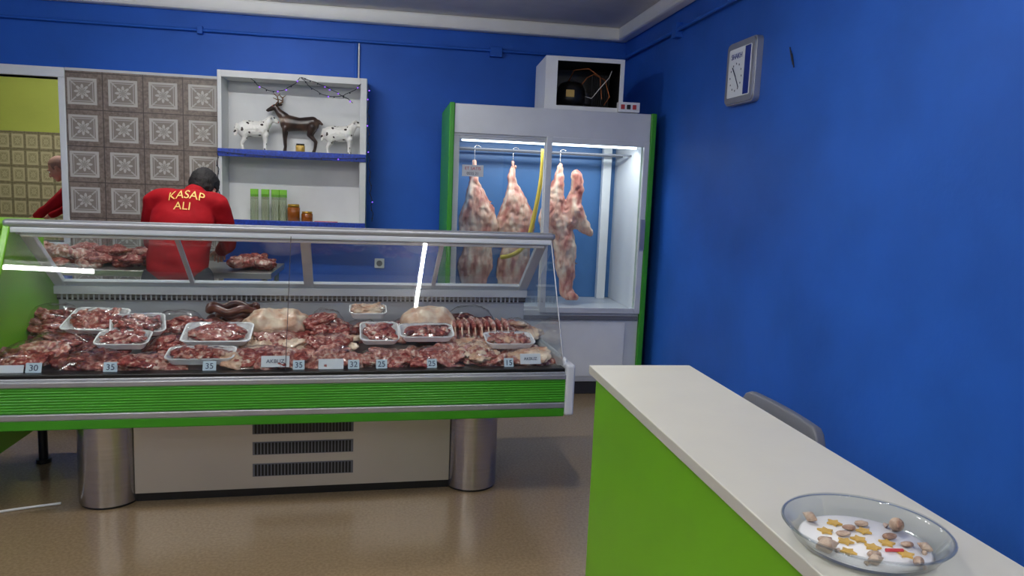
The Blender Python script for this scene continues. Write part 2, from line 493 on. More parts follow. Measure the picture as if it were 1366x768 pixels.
# ------------------------------------------------------------------ butcher display case
ROT = math.radians(3.1)
CO = Vector((0.83, 3.56, 0))
def W(lx, ly, z=0.0):
    c, s_ = math.cos(ROT), math.sin(ROT)
    return Vector((CO.x + lx * c - ly * s_, CO.y + lx * s_ + ly * c, z))
case = empty('refrigerated_display_case', CO, ROT)
X0, X1 = -2.47, 0.0
b = MB()
b.prism_x([(-0.13, 0.43), (0.86, 0.43), (0.86, 0.86), (0.74, 0.86), (0.74, 0.64), (-0.13, 0.64)], X0, X1, M_grey)
b.prism_x([(-0.175, 0.435), (-0.12, 0.43), (-0.12, 0.478), (-0.18, 0.478)], X0, X1, M_green_trim)
b.box(X0, X1, -0.183, -0.12, 0.478, 0.505, M_alu)
b.box(X0, X1, -0.178, -0.12, 0.505, 0.618, M_green_trim)
for k in range(9):
    z = 0.513 + k * 0.0118
    b.tube([(X0, -0.1765, z), (X1, -0.1765, z)], 0.0034, M_green_trim, seg=8)
b.box(X0, X1, -0.185, -0.10, 0.618, 0.642, M_alu)
b.box(X0, X1, -0.165, -0.10, 0.642, 0.668, M_black)  # black strip draws the dark reflection below the front glass
b.box(X0, X1, -0.172, -0.162, 0.640, 0.652, M_alu)
b.finish('front_bumper', parent=case, bevel=0.004)
b = MB()
b.box(X1, X1 + 0.045, -0.19, 0.88, 0.44, 0.69, M_alu_white)
b.box(X1 - 0.005, X1 + 0.02, -0.14, 0.86, 0.64, 0.71, M_alu_white)
b.finish('end_cap', parent=case, bevel=0.02, bseg=3)
b = MB()
b.prism_x([(-0.18, 0.43), (-0.14, 0.67), (0.19, 1.26), (0.27, 1.26), (0.76, 0.93), (0.86, 0.86), (0.86, 0.43)], X0 - 0.03, X0, M_green)
b.finish('left_end_panel', parent=case, bevel=0.004)
b = MB()
b.quad([(X0, -0.12, 0.650), (X1, -0.12, 0.650), (X1, 0.73, 0.70), (X0, 0.73, 0.70)], M_deck)
b.quad([(X0, 0.725, 0.69), (X1, 0.725, 0.69), (X1, 0.725, 0.89), (X0, 0.725, 0.89)], M_alu_white)
b.box(X0, X1, 0.700, 0.723, 0.850, 0.878, M_darkgrey)
for k in range(int(2.44 / 0.025)):
    x = X0 + 0.02 + k * 0.025
    b.box(x, x + 0.008, 0.695, 0.701, 0.850, 0.878, M_alu_white)
b.box(X0, X1, 0.66, 0.75, 0.885, 0.925, M_alu_white)
b.box(X0, X1, 0.70, 0.90, 0.86, 0.885, M_steel_panel)
b.finish('display_deck', parent=case, bevel=0.0)
A = Vector((0, 0.27, 1.235)); B = Vector((0, 0.70, 0.925))
def slope_bar(mb, x0, x1, t0, t1, th, m):
    d = (B - A); L = d.length; d.normalize(); n = Vector((0, -d.z, d.y))
    p0 = A + d * L * t0; p1 = A + d * L * t1
    vs = []
    for p in (p0, p1):
        for x in (x0, x1):
            for q in (-th / 2, th / 2):
                vs.append((x, p.y + n.y * q, p.z + n.z * q))
    mb.add(vs, [(0, 1, 3, 2), (4, 6, 7, 5), (0, 4, 5, 1), (2, 3, 7, 6), (0, 2, 6, 4), (1, 5, 7, 3)], m)
b = MB()
b.box(X0, X1, 0.24, 0.30, 1.215, 1.25, M_alu_white)
for x, w in ((-1.81, 0.022), (-1.22, 0.05), (-0.545, 0.022)):
    slope_bar(b, x - w / 2, x + w / 2, 0, 1, 0.02, M_alu_white)
for x0, x1 in ((X0, X0 + 0.05), (X1 - 0.05, X1)):
    slope_bar(b, x0, x1, -0.02, 1.02, 0.03, M_alu_white)
for x0, x1 in ((X0 + 0.05, -1.245), (-1.195, X1 - 0.05)):
    slope_bar(b, x0, x1, 0.0, 0.06, 0.018, M_alu_white)
    slope_bar(b, x0, x1, 0.90, 1.0, 0.018, M_alu_white)
b.finish('rear_door_frames', parent=case, bevel=0.003)
b = MB()
b.box(X0 - 0.03, X1 + 0.02, 0.18, 0.245, 1.25, 1.285, M_alu)
b.finish('top_rail', parent=case, bevel=0.014, bseg=3)
b = MB()
b.box(X0, X1 - 0.0, 0.185, 0.25, 1.226, 1.25, M_alu_white)
b.tube([(X0 + 0.03, 0.225, 1.215), (X1 - 0.03, 0.225, 1.215)], 0.010, M_white)
b.finish('top_inner_rail', parent=case, bevel=0.003)
b = MB()
b.quad([(X0, -0.14, 0.668), (-1.283, -0.14, 0.668), (-1.283, 0.195, 1.252), (X0, 0.195, 1.252)], M_glass)
b.quad([(-1.277, -0.14, 0.668), (X1, -0.14, 0.668), (X1, 0.195, 1.252), (-1.277, 0.195, 1.252)], M_glass)
b.quad([(X1 - 0.004, -0.14, 0.668), (X1 - 0.004, 0.20, 1.25), (X1 - 0.004, 0.27, 1.25), (X1 - 0.004, 0.74, 0.92), (X1 - 0.004, 0.74, 0.688)], M_glass)
b.quad([(X0 + 0.05, 0.70, 0.925), (X1 - 0.05, 0.70, 0.925), (X1 - 0.05, 0.27, 1.235), (X0 + 0.05, 0.27, 1.235)], M_glass_back)
b.finish('glass_panes', parent=case, fixn=False)
b = MB()
for xa in (-1.28,):
    b.tube([(xa, -0.141, 0.668), (xa, 0.194, 1.252)], 0.0016, M_darkgrey, seg=6)
b.tube([(X1, -0.141, 0.668), (X1, 0.194, 1.252)], 0.004, M_alu, seg=6)
b.finish('glass_joint', parent=case)
def stadium(cx, r, y0, y1, n=20):
    p = []
    for i in range(n + 1):
        a = math.pi + math.pi * i / n
        p.append((cx + r * math.cos(a), y0 + r + r * math.sin(a)))
    for i in range(n + 1):
        a = math.pi * i / n
        p.append((cx + r * math.cos(a), y1 - r + r * math.sin(a)))
    return p
b = MB()
for cx in (-0.39, -2.08):
    b.prism_z(stadium(cx, 0.13, 0.0, 0.62), 0.012, 0.43, M_steel, smooth=True)
    b.prism_z(stadium(cx, 0.122, 0.008, 0.612), 0.0, 0.012, M_black)
b.finish('steel_plinth_legs', parent=case)
b = MB()
b.box(-1.96, -0.51, 0.07, 0.60, 0.045, 0.43, M_steel_panel)
b.box(-1.96, -0.51, 0.09, 0.58, 0.0, 0.045, M_black)  # black box paints in the shadow gap between panel and floor
for z0 in (0.108, 0.214, 0.316):
    n = 29
    for i in range(n):
        x = -1.435 + i * 0.0155
        b.box(x, x + 0.0095, 0.064, 0.0705, z0, z0 + 0.055, M_black)
    b.box(-1.445, -0.98, 0.067, 0.0703, z0 - 0.004, z0 + 0.059, M_grey)
b.finish('base_panel', parent=case)

# price tags
def tag(lx, w, h, txt, blue=True, z=0.664, ly=-0.122, ts=0.036):
    p = W(lx, ly, z)
    b = MB()
    m = M_tag if blue else M_tagw
    Mx = Matrix.Rotation(math.radians(-22), 4, 'X')
    b.box(-w / 2, w / 2, -0.001, 0.001, 0, h, m, M=Mx)
    if txt:
        t = text_mesh(txt, ts, 0.0006)
        b.merge_mesh(t, M_ink, M=Mx @ Matrix.Translation((0, -0.002, h / 2)) @ RX, smooth=False)
    b.finish('price_tag', loc=p, rotz=ROT)
for X, w, txt in ((-2.288, 0.06, '30'), (-1.995, 0.055, '35'), (-1.60, 0.055, '35'), (-1.225, 0.05, '35'), (-0.985, 0.05, '32'), (-0.86, 0.05, '25'), (-0.63, 0.045, '25'), (-0.265, 0.045, '15')):
    tag(X, w, 0.045, txt)
tag(-2.39, 0.13, 0.036, '', False)
tag(-1.325, 0.12, 0.05, 'AKBUZ', False, ts=0.024, z=0.68)
tag(-1.085, 0.11, 0.05, '', False)
tag(-0.16, 0.10, 0.05, 'AKBUZ', False, ts=0.02, z=0.68)

# meats
def deck_z(ly): return 0.653 + (ly + 0.12) * 0.058
def rrect(w, h, r, n=5):
    p = []
    for cx, cy, a0 in ((w / 2 - r, h / 2 - r, 0), (-w / 2 + r, h / 2 - r, 90), (-w / 2 + r, -h / 2 + r, 180), (w / 2 - r, -h / 2 + r, 270)):
        for i in range(n + 1):
            a = math.radians(a0 + 90 * i / n)
            p.append((cx + r * math.cos(a), cy + r * math.sin(a)))
    return p
def add_tray(b, w, d, M, h=0.028):
    rings = [(rrect(w * 0.82, d * 0.82, 0.02), 0), (rrect(w * 0.97, d * 0.97, 0.03), h), (rrect(w, d, 0.032), h + 0.001),
             (rrect(w, d, 0.032), h + 0.005), (rrect(w * 0.94, d * 0.92, 0.028), h + 0.004), (rrect(w * 0.82, d * 0.80, 0.02), 0.008)]
    n = len(rings[0][0]); v = []; f = []
    for r, z in rings:
        v += [(x, y, z) for x, y in r]
    for i in range(len(rings) - 1):
        for k in range(n):
            k2 = (k + 1) % n
            f.append((i * n + k, i * n + k2, (i + 1) * n + k2, (i + 1) * n + k))
    f.append(tuple(range(n))[::-1]); f.append(tuple(range((len(rings) - 1) * n, len(rings) * n)))
    b.add(v, f, M_foam, False, M)
sd = [0]
def film(b, w, d, z0, h, M=None, nx=20, ny=14):
    sd[0] += 1
    vs = []; fs = []
    for j in range(ny + 1):
        for i in range(nx + 1):
            a = i / nx * 2 - 1; c = j / ny * 2 - 1
            e = max(0, (1 - abs(a) ** 3) * (1 - abs(c) ** 3)) ** 0.6
            n_ = noise.noise(Vector((a * 3, c * 3, sd[0] * 2.3))) * 0.014 + noise.noise(Vector((a * 11, c * 11, sd[0]))) * 0.008
            vs.append((a * w / 2, c * d / 2, z0 + h * e + n_ * e))
    for j in range(ny):
        for i in range(nx):
            k = j * (nx + 1) + i
            fs.append((k, k + 1, k + nx + 2, k + nx + 1))
    b.add(vs, fs, M_film, True, M)
def chunks(b, w, d, z, n, size, mats, M=None, flat=0.42):
    for i in range(n):
        sd[0] += 1
        x = random.uniform(-w / 2, w / 2); y = random.uniform(-d / 2, d / 2)
        e = 1 - 0.5 * ((2 * x / max(w, .01)) ** 2 + (2 * y / max(d, .01)) ** 2) / 2
        R = Matrix.Rotation(random.uniform(0, 6.28), 3, 'Z') @ Matrix.Rotation(random.uniform(-.3, .3), 3, 'X')
        b.blob((x, y, z + 0.012 * e * random.random()), (size * random.uniform(.9, 1.9), size * random.uniform(.5, .9), size * flat * random.uniform(.7, 1.1)),
               random.choice(mats), sub=3, amp=0.36, freq=1.2 / size, seed=sd[0], M=M, R=R, ridge=0.5)
def meat_tray(lx, ly, w=0.22, d=0.15, lift=0.0, mats=None, tilt=-6, n=16, rz=0, size=0.027):
    mats = mats or [M_meat_red, M_meat_pink]
    b = MB()
    M = Matrix.Rotation(math.radians(rz), 4, 'Z') @ Matrix.Rotation(math.radians(-tilt), 4, 'X')
    add_tray(b, w, d, M)
    sd[0] += 1
    b.blob((0, 0, 0.026), (w * .43, d * .42, 0.017), mats[0], sub=4, amp=0.35, freq=34, seed=sd[0], M=M, ridge=0.5)
    chunks(b, w * 0.66, d * 0.56, 0.032, n, size, mats, M)
    film(b, w * 0.98, d * 0.98, 0.030, 0.024, M)
    b.finish('meat_tray', loc=W(lx, ly, deck_z(ly) + 0.004 + lift), rotz=ROT, fixn=False)
def meat_pile(lx, ly, w, d, h, mats, n=14, size=0.050, name='raw_meat_pile', lift=0.0):
    b = MB()
    dom = random.choice(mats)
    for i in range(int(n * 1.0)):
        sd[0] += 1
        x = random.uniform(-w / 2, w / 2) * 0.85; y = random.uniform(-d / 2, d / 2) * 0.8
        e = max(0.15, 1 - (2 * x / w) ** 2 * .5 - (2 * y / d) ** 2 * .45)
        R = Matrix.Rotation(random.uniform(-.8, .8), 3, 'Z') @ Matrix.Rotation(random.uniform(-.35, .35), 3, 'Y') @ Matrix.Rotation(random.uniform(0, .5), 3, 'X')
        s_ = size * random.uniform(.65, 1.35)
        z = random.uniform(0.3, 0.9) * h * e
        m_ = dom if random.random() < 0.45 else random.choice(mats)
        b.blob((x, y, max(z, s_ * .28)), (s_ * 1.5, s_ * .9, s_ * .32), m_, sub=4, amp=0.46, freq=1.15 / size, seed=sd[0], R=R, ridge=0.6)
    film(b, w * 1.05, d * 1.05, 0.006, h + 0.012, None)
    b.finish(name, loc=W(lx, ly, deck_z(ly) + lift), rotz=ROT, fixn=False)
RED, PNK, FAT, DRK = M_meat_red, M_meat_pink, M_meat_fat, M_meat_dark
# front row
meat_pile(-2.36, 0.06, 0.22, 0.26, 0.08, [RED, PNK, DRK], 20)
meat_pile(-2.10, 0.02, 0.24, 0.22, 0.05, [RED, PNK, DRK], 18)
meat_pile(-1.84, 0.00, 0.24, 0.20, 0.04, [RED, PNK, PNK], 16)
meat_tray(-1.65, -0.01, 0.29, 0.15, mats=[RED, PNK], lift=0.03, tilt=-10)
meat_pile(-1.37, 0.01, 0.32, 0.22, 0.065, [PNK, PNK, FAT, RED], 22)
meat_pile(-1.07, 0.02, 0.22, 0.22, 0.055, [PNK, RED, FAT], 18)
meat_pile(-0.85, 0.02, 0.22, 0.20, 0.045, [PNK, FAT, RED], 18)
meat_pile(-0.62, 0.02, 0.22, 0.22, 0.055, [PNK, RED], 18)
meat_pile(-0.40, 0.04, 0.20, 0.24, 0.07, [FAT, PNK, PNK], 18)
meat_pile(-0.16, 0.02, 0.24, 0.20, 0.045, [PNK, FAT], 18)
# middle row
meat_pile(-2.28, 0.22, 0.30, 0.22, 0.09, [RED, DRK, PNK], 24)
meat_tray(-2.01, 0.15, 0.23, 0.14, mats=[RED, PNK], lift=0.06, tilt=-16)
meat_pile(-1.80, 0.25, 0.25, 0.2, 0.065, [RED, PNK], 18)
meat_tray(-1.61, 0.19, 0.31, 0.20, mats=[RED, RED, PNK], lift=0.075, tilt=-16, n=22)
meat_pile(-1.36, 0.24, 0.25, 0.22, 0.08, [FAT, PNK, RED], 18)
meat_pile(-1.10, 0.22, 0.24, 0.22, 0.07, [PNK, FAT, RED], 20)
meat_tray(-0.86, 0.18, 0.19, 0.19, mats=[RED, PNK], lift=0.08, tilt=-18, n=14)
meat_tray(-0.63, 0.17, 0.27, 0.16, mats=[RED, PNK, DRK], lift=0.085, tilt=-14, n=18)
meat_pile(-0.42, 0.22, 0.22, 0.22, 0.065, [PNK, FAT], 16)
meat_tray(-0.22, 0.11, 0.25, 0.15, mats=[PNK, PNK, FAT], lift=0.06, tilt=-12)
# rear row
meat_pile(-2.38, 0.42, 0.30, 0.22, 0.17, [RED, DRK, PNK], 30)
meat_tray(-2.18, 0.35, 0.26, 0.21, mats=[RED, RED, PNK], lift=0.10, tilt=-20, n=20, rz=-8)
meat_tray(-1.99, 0.31, 0.24, 0.18, mats=[DRK, RED, PNK], lift=0.09, tilt=-20, n=18, rz=14)
meat_pile(-1.83, 0.42, 0.26, 0.22, 0.14, [RED, DRK, RED], 26)
meat_pile(-1.12, 0.46, 0.20, 0.2, 0.14, [DRK, RED, PNK], 20)
meat_pile(-0.93, 0.45, 0.22, 0.2, 0.085, [PNK, RED, DRK], 16)
meat_tray(-0.91, 0.40, 0.19, 0.15, mats=[FAT], lift=0.14, tilt=-10, n=12)
meat_pile(-0.70, 0.48, 0.2, 0.2, 0.085, [PNK, RED], 16)
meat_pile(-0.12, 0.42, 0.2, 0.24, 0.10, [PNK, FAT], 18)
b = MB()
b.blob((0, 0, 0.085), (0.165, 0.13, 0.080), FAT, sub=5, amp=0.18, freq=11, seed=3, ridge=0.2)
b.blob((0.03, -0.07, 0.04), (0.14, 0.08, 0.04), RED, sub=4, amp=0.25, freq=14, seed=9)
b.finish('raw_beef_cut', loc=W(-1.37, 0.44, deck_z(.44)), rotz=ROT)
b = MB()
b.blob((0, 0, 0.085), (0.15, 0.12, 0.095), FAT, sub=5, amp=0.10, freq=9, seed=13, ridge=0.15)
b.blob((0, -0.08, 0.03), (0.12, 0.06, 0.03), RED, sub=4, amp=0.2, freq=14, seed=19)
b.finish('raw_beef_cut', loc=W(-0.59, 0.42, deck_z(.42) + 0.01), rotz=ROT)
b = MB()
for r, zz, dx in ((0.10, 0.05, 0), (0.075, 0.085, 0.02), (0.11, 0.115, 0.01)):
    b.tube([(dx + r * math.cos(a * math.pi / 16) * 1.05, 0.02 + r * 0.85 * math.sin(a * math.pi / 16), zz + 0.01 * math.sin(a)) for a in range(31)], 0.019, M_sausage, seg=10)
b.finish('sausage_coil', loc=W(-1.60, 0.50, deck_z(.5) + 0.035), rotz=ROT)
b = MB()
for i in range(9):
    x = -0.14 + i * 0.035
    b.blob((x, 0, 0.10), (0.017, 0.09, 0.028), RED if i % 2 else PNK, sub=3, amp=0.15, freq=20, seed=i)
    b.blob((x, -0.03, 0.05), (0.018, 0.10, 0.04), PNK, sub=3, amp=0.15, freq=20, seed=i + 30)
    b.tube([(x, -0.12, 0.062), (x, -0.09, 0.10), (x, 0, 0.124), (x, 0.09, 0.12)], 0.0040, M_meat_fat, seg=8)
b.finish('lamb_ribs', loc=W(-0.33, 0.36, deck_z(.36)), rotz=ROT)
meat_pile(-0.35, 0.56, 0.30, 0.16, 0.14, [RED, DRK, PNK], 18)

# ------------------------------------------------------------------ adjacent green counter on the left
b = MB()
b.box(-2.75, -1.72, 3.40, 4.12, 0.22, 1.23, M_green)
b.box(-2.78, -1.72, 3.38, 4.14, 1.23, 1.262, M_green)
for x, y in ((-1.75, 4.08), (-2.65, 3.5), (-2.65, 4.0), (-1.86, 3.46)):
    b.tube([(x, y, 0.02), (x, y, 0.22)], 0.022, M_black)
    b.tube([(x, y, 0.0), (x, y, 0.02)], 0.035, M_black)
b.finish('green_service_counter', bevel=0.006)
b = MB()
pts = []
for i in range(21):
    t = i / 20
    pts.append((-1.45 - 0.9 * t, 3.53 - 0.42 * t + 0.03 * math.sin(5 * t), 0.006))
b.tube(pts, 0.006, M_cable, seg=8)
b.finish('floor_cable')

# ------------------------------------------------------------------ upright glass-door meat fridge
fr = empty('upright_meat_fridge', (0.398, 5.30, 0))
FW = 1.49
b = MB()
for x0, x1 in ((0, 0.035), (FW - 0.04, FW)):
    b.box(x0, x1, -0.03, 0.78, 0.06, 2.08, M_greenD)
b.finish('green_sides', parent=fr, bevel=0.006)
b = MB()
b.box(0.035, FW - 0.04, 0.0, 0.78, 1.86, 2.06, M_alu_white)
b.box(0.035, FW - 0.04, -0.02, 0.06, 1.875, 2.075, M_alu_white)
b.box(0.035, FW - 0.04, 0.70, 0.78, 0.10, 1.86, M_whiteplastic)
b.box(0.05, FW - 0.05, 0.69, 0.70, 0.64, 1.86, M_fridge_in)
b.box(0.035, 0.065, 0.06, 0.70, 0.64, 1.86, M_fridge_in)
b.box(FW - 0.075, FW - 0.04, 0.06, 0.70, 0.64, 1.86, M_whiteplastic)
b.box(FW - 0.20, FW - 0.13, 0.60, 0.66, 0.64, 1.86, M_whiteplastic)
b.box(0.035, FW - 0.04, 0.0, 0.78, 0.10, 0.64, M_alu_white)
b.box(0.05, FW - 0.05, 0.02, 0.76, 0.0, 0.10, M_darkgrey)
b.finish('cabinet_body', parent=fr, bevel=0.006)
b = MB()
b.box(0.14, FW - 0.14, -0.008, 0.0, 0.14, 0.55, M_whiteplastic)
b.box(0.05, FW - 0.05, -0.02, 0.0, 0.57, 0.60, M_grey)
b.finish('lower_panel', parent=fr, bevel=0.004)
def door(x0, x1, y):
    b = MB(); fw = 0.042
    z0, z1 = 0.62, 1.88
    b.box(x0, x0 + fw, y, y + 0.025, z0, z1, M_alu_white)
    b.box(x1 - fw, x1, y, y + 0.025, z0, z1, M_alu_white)
    b.box(x0 + fw, x1 - fw, y, y + 0.025, z0, z0 + fw, M_alu_white)
    b.box(x0 + fw, x1 - fw, y, y + 0.025, z1 - fw, z1, M_alu_white)
    b.finish('sliding_door_frame', parent=fr, bevel=0.004)
    b = MB()
    b.quad([(x0 + fw, y + .012, z0 + fw), (x1 - fw, y + .012, z0 + fw), (x1 - fw, y + .012, z1 - fw), (x0 + fw, y + .012, z1 - fw)], M_glass)
    b.finish('door_glass', parent=fr, fixn=False)
door(0.035, 0.725, 0.01)
door(0.69, FW - 0.04, -0.025)
b = MB()
b.box(FW - 0.078, FW - 0.045, -0.045, -0.025, 1.10, 1.32, M_alu)
b.box(0.10, 0.25, 0.006, 0.009, 1.58, 1.66, M_tagw)
t = text_mesh('ET SATIS', 0.03, 0.0004)
b.merge_mesh(t, M_redbit, M=Matrix.Translation((0.175, 0.005, 1.635)) @ RX, smooth=False)
t = text_mesh('0555 21', 0.026, 0.0004)
b.merge_mesh(t, M_ink, M=Matrix.Translation((0.175, 0.005, 1.60)) @ RX, smooth=False)
b.finish('door_handle_and_sticker', parent=fr, bevel=0.001)
b = MB()
b.tube([(0.1, 0.10, 1.838), (FW - 0.1, 0.10, 1.838)], 0.010, M_tube_small)
b.finish('interior_tube', parent=fr)
b = MB()
for y in (0.28, 0.50):
    b.tube([(0.075, y, 1.79), (FW - 0.075, y, 1.79)], 0.007, M_grey)
b.finish('hanging_rails', parent=fr)
li = bpy.data.lights.new('fridge_lamp', 'AREA'); li.shape = 'RECTANGLE'; li.size = 1.2; li.size_y = 0.03; li.energy = 6.5; li.color = (0.92, 0.97, 1)
lo = bpy.data.objects.new('fridge_lamp', li); scene.collection.objects.link(lo); lo.parent = fr
lo.location = (FW / 2, 0.12, 1.822); lo.rotation_euler = (math.radians(22), 0, 0)
b = MB()
hp = [(0.70, 0.14, 1.80), (0.695, 0.14, 1.6), (0.665, 0.14, 1.38), (0.63, 0.14, 1.2), (0.58, 0.14, 1.08), (0.50, 0.15, 1.02), (0.42, 0.17, 1.0)]
sm_ = []
for i in range(len(hp) - 1):
    for k in range(4):
        t = k / 4
        P = [Vector(hp[max(i - 1, 0)]), Vector(hp[i]), Vector(hp[i + 1]), Vector(hp[min(i + 2, len(hp) - 1)])]
        sm_.append(0.5 * ((2 * P[1]) + (-P[0] + P[2]) * t + (2 * P[0] - 5 * P[1] + 4 * P[2] - P[3]) * t * t + (-P[0] + 3 * P[1] - 3 * P[2] + P[3]) * t ** 3))
sm_.append(Vector(hp[-1]))
b.tube(sm_, 0.016, M_yellow)
b.finish('drain_hose', parent=fr)
# carcasses
def hook(b, x, y, ztop, zbot):
    pts = [(x, y, zbot + 0.02)]
    for i in range(9):
        a = math.pi * i / 8
        pts.append((x + 0.02 - 0.02 * math.cos(a), y, ztop + 0.012 * math.sin(a)))
    b.tube(pts, 0.004, M_steel, seg=6)
def carcass(name, x, y, segs, amp=0.014):
    a = MB()
    for ch in segs:
        a.chain(ch, M_carcass)
    me = remeshed(a, 0.010, 4)
    for v in me.vertices:
        o_ = Vector((x * 7, 0, 0))
        d = noise.noise(v.co * 9 + o_) * amp + noise.noise(v.co * 26 + o_) * amp * 0.6
        q = Vector((v.co.x * 22, v.co.y * 22, v.co.z * 7)) + o_
        d -= max(0, 1 - abs(noise.noise(q)) * 7) * 0.008
        v.co += v.normal * d
    b = MB(); b.merge_mesh(me, M_carcass)
    top = max(v.co.z for v in me.vertices)
    hook(b, -0.03, 0, 1.80, top - 0.07)
    b.finish(name, loc=(x, y, 0))
def legset(mx=1, low=0.80, w=1.0):
    return [[((-0.03 * mx, 0, 1.70), 0.018), ((-0.03 * mx, 0, 1.62), 0.028), ((-0.03 * mx, 0, 1.53), 0.042), ((-0.01 * mx, 0, 1.43), (0.08 * w, .07, .07)), ((0.02 * mx, 0, 1.33), (0.12 * w, .085, .08)),
             ((0.03 * mx, 0, 1.22), (0.115 * w, .08, .08)), ((0.02 * mx, 0, 1.10), (0.10 * w, .07, .08)), ((0.0 * mx, 0, low + 0.1), (0.13 * w, .075, .08)), ((-0.01 * mx, 0, low), (0.10 * w, .06, .06))],
            [((-0.05 * mx, .02, 1.36), .06), ((-0.09 * mx, .02, 1.24), .05), ((-0.09 * mx, .02, 1.12), .035)],
            [((0.08 * mx, -.02, 1.33), .05), ((0.12 * mx, -.02, 1.22), .045), ((0.11 * mx, -.01, 1.12), .03)]]
carcass('hanging_lamb_carcass', 0.645, 5.60, legset(1, w=1.05))
carcass('hanging_lamb_carcass', 0.940, 5.64, legset(1, low=0.76, w=1.05))
carcass('hanging_lamb_carcass', 1.29, 5.58, [
    [((-0.03, 0, 1.69), 0.02), ((-0.03, 0, 1.60), 0.035), ((-0.05, 0, 1.50), (0.06, .05, .05)), ((-0.06, 0, 1.36), (0.085, .07, .08)), ((-0.03, 0, 1.24), (0.10, .08, .08)),
     ((0.03, 0, 1.10), (0.095, .07, .08)), ((0.05, 0, 0.95), (0.085, .065, .08)), ((0.06, 0, 0.82), (0.065, .055, .06)), ((0.06, 0, 0.75), (0.05, .05, .05)), ((0.09, -0.03, 0.70), (0.065, .05, .03))],
    [((0.10, -0.01, 1.62), (0.05, .04, .05)), ((0.11, 0, 1.52), (0.055, .05, .05)), ((0.09, 0, 1.40), (0.065, .06, .06)), ((0.06, 0, 1.28), (0.09, .07, .07))],
    [((0.11, -0.02, 1.36), .06), ((0.17, -0.02, 1.24), (.055, .045, .045)), ((0.225, -0.02, 1.19), .028)],
    [((-0.11, 0, 1.44), .045), ((-0.13, 0, 1.30), .05), ((-0.10, 0, 1.17), .045)]])

# compressor unit on top of fridge
cu = empty('compressor_unit', (1.075, 5.36, 2.08), math.radians(-3))
b = MB()
w, d, h = 0.57, 0.52, 0.37
b.box(0, w, 0, d, 0, 0.012, M_whiteplastic)
b.box(0, w, 0, d, h - 0.012, h, M_whiteplastic)
b.box(0, 0.012, 0, d, 0.012, h - 0.012, M_whiteplastic)
b.box(w - 0.012, w, 0, d, 0.012, h - 0.012, M_whiteplastic)
b.box(0.012, 0.085, 0.0, 0.012, 0.012, h - 0.012, M_whiteplastic)
b.box(w - 0.03, w - 0.012, 0.0, 0.012, 0.012, h - 0.012, M_whiteplastic)
b.box(0.085, w - 0.03, 0.0, 0.012, 0.012, 0.03, M_whiteplastic)
b.box(0.085, w - 0.03, 0.0, 0.012, h - 0.03, h - 0.012, M_whiteplastic)
b.box(0.012, w - 0.012, d - 0.02, d, 0.012, h - 0.012, M_black)
b.box(0.0125, 0.015, 0.0125, d - .02, 0.013, h - 0.013, M_darkgrey)
b.box(w - 0.015, w - 0.0125, 0.0125, d - .02, 0.013, h - 0.013, M_black)
b.box(0.0125, w - 0.0125, 0.0125, d - .02, h - 0.016, h - 0.0125, M_black)
b.finish('housing', parent=cu, bevel=0.003)
b = MB()
b.lathe([(0.0, 0.045), (0.10, 0.05), (0.105, 0.09), (0.108, 0.12), (0.100, 0.17), (0.08, 0.205), (0.04, 0.22), (0.0, 0.222)], M_black, M=Matrix.Translation((0.22, 0.18, 0)))
b.box(0.12, 0.32, 0.08, 0.28, 0.013, 0.045, M_black)
b.box(0.165, 0.225, 0.066, 0.076, 0.10, 0.15, M_yellowstar)
b.tube([(0.28, 0.2, 0.18), (0.34, 0.2, 0.26), (0.38, 0.15, 0.28), (0.46, 0.13, 0.24), (0.50, 0.13, 0.12), (0.46, 0.13, 0.06)], 0.004, M_copper, seg=8)
b.tube([(0.28, 0.22, 0.14), (0.36, 0.10, 0.10), (0.42, 0.08, 0.18), (0.48, 0.09, 0.25), (0.50, 0.1, 0.3)], 0.003, M_cable, seg=8)
b.tube([(0.2, 0.2, 0.22), (0.23, 0.14, 0.3), (0.33, 0.1, 0.31), (0.42, 0.12, 0.26), (0.44, 0.12, 0.10)], 0.004, M_copper, seg=8)
b.tube([(0.35, 0.3, 0.08), (0.35, 0.3, 0.16)], 0.045, M_darkgrey, seg=16)
for k in range(10):
    b.box(0.40 + k * 0.014, 0.404 + k * 0.014, 0.30, 0.44, 0.05, 0.30, M_darkgrey)
b.finish('compressor_motor', parent=cu)
b = MB()
Mx = Matrix.Rotation(math.radians(-4), 4, 'Z')
b.box(0, 0.155, 0, 0.06, 0, 0.07, M_whiteplastic, M=Mx)
for i, m in enumerate((M_redbit, M_black, M_redbit)):
    b.box(0.018 + i * 0.042, 0.045 + i * 0.042, -0.006, 0.001, 0.02, 0.052, m, M=Mx)
b.finish('switch_box', loc=(1.60, 5.285, 2.08), bevel=0.002)

# ------------------------------------------------------------------ wall shelf cabinet
sx0, sx1, sz0, sz1, sy = -1.31, -0.19, 1.14, 2.315, 6.14
b = MB()
b.box(sx0, sx0 + 0.03, sy, YB, sz0, sz1, M_cabin)
b.box(sx1 - 0.05, sx1, sy, YB, sz0, sz1, M_cabin)
b.box(sx0 + 0.03, sx1 - 0.05, sy, YB, sz1 - 0.05, sz1, M_cabin)
b.box(sx0 + 0.03, sx1 - 0.05, sy, YB, sz0, sz0 + 0.035, M_cabin)
b.box(sx0 + 0.03, sx1 - 0.05, YB - 0.012, YB, sz0 + 0.035, sz1 - 0.05, M_cabin)
b.box(sx0 + 0.03, sx1 - 0.05, sy, YB - 0.012, 1.69, 1.715, M_cabin)
b.box(sx0 + 0.0, sx1, sy - 0.012, sy, 1.668, 1.728, M_shelfblue)
b.box(sx0 + 0.0, sx1, sy - 0.012, sy, sz0 - 0.01, sz0 + 0.045, M_shelfblue)
b.finish('display_shelf_cabinet', bevel=0.003)
b = MB()
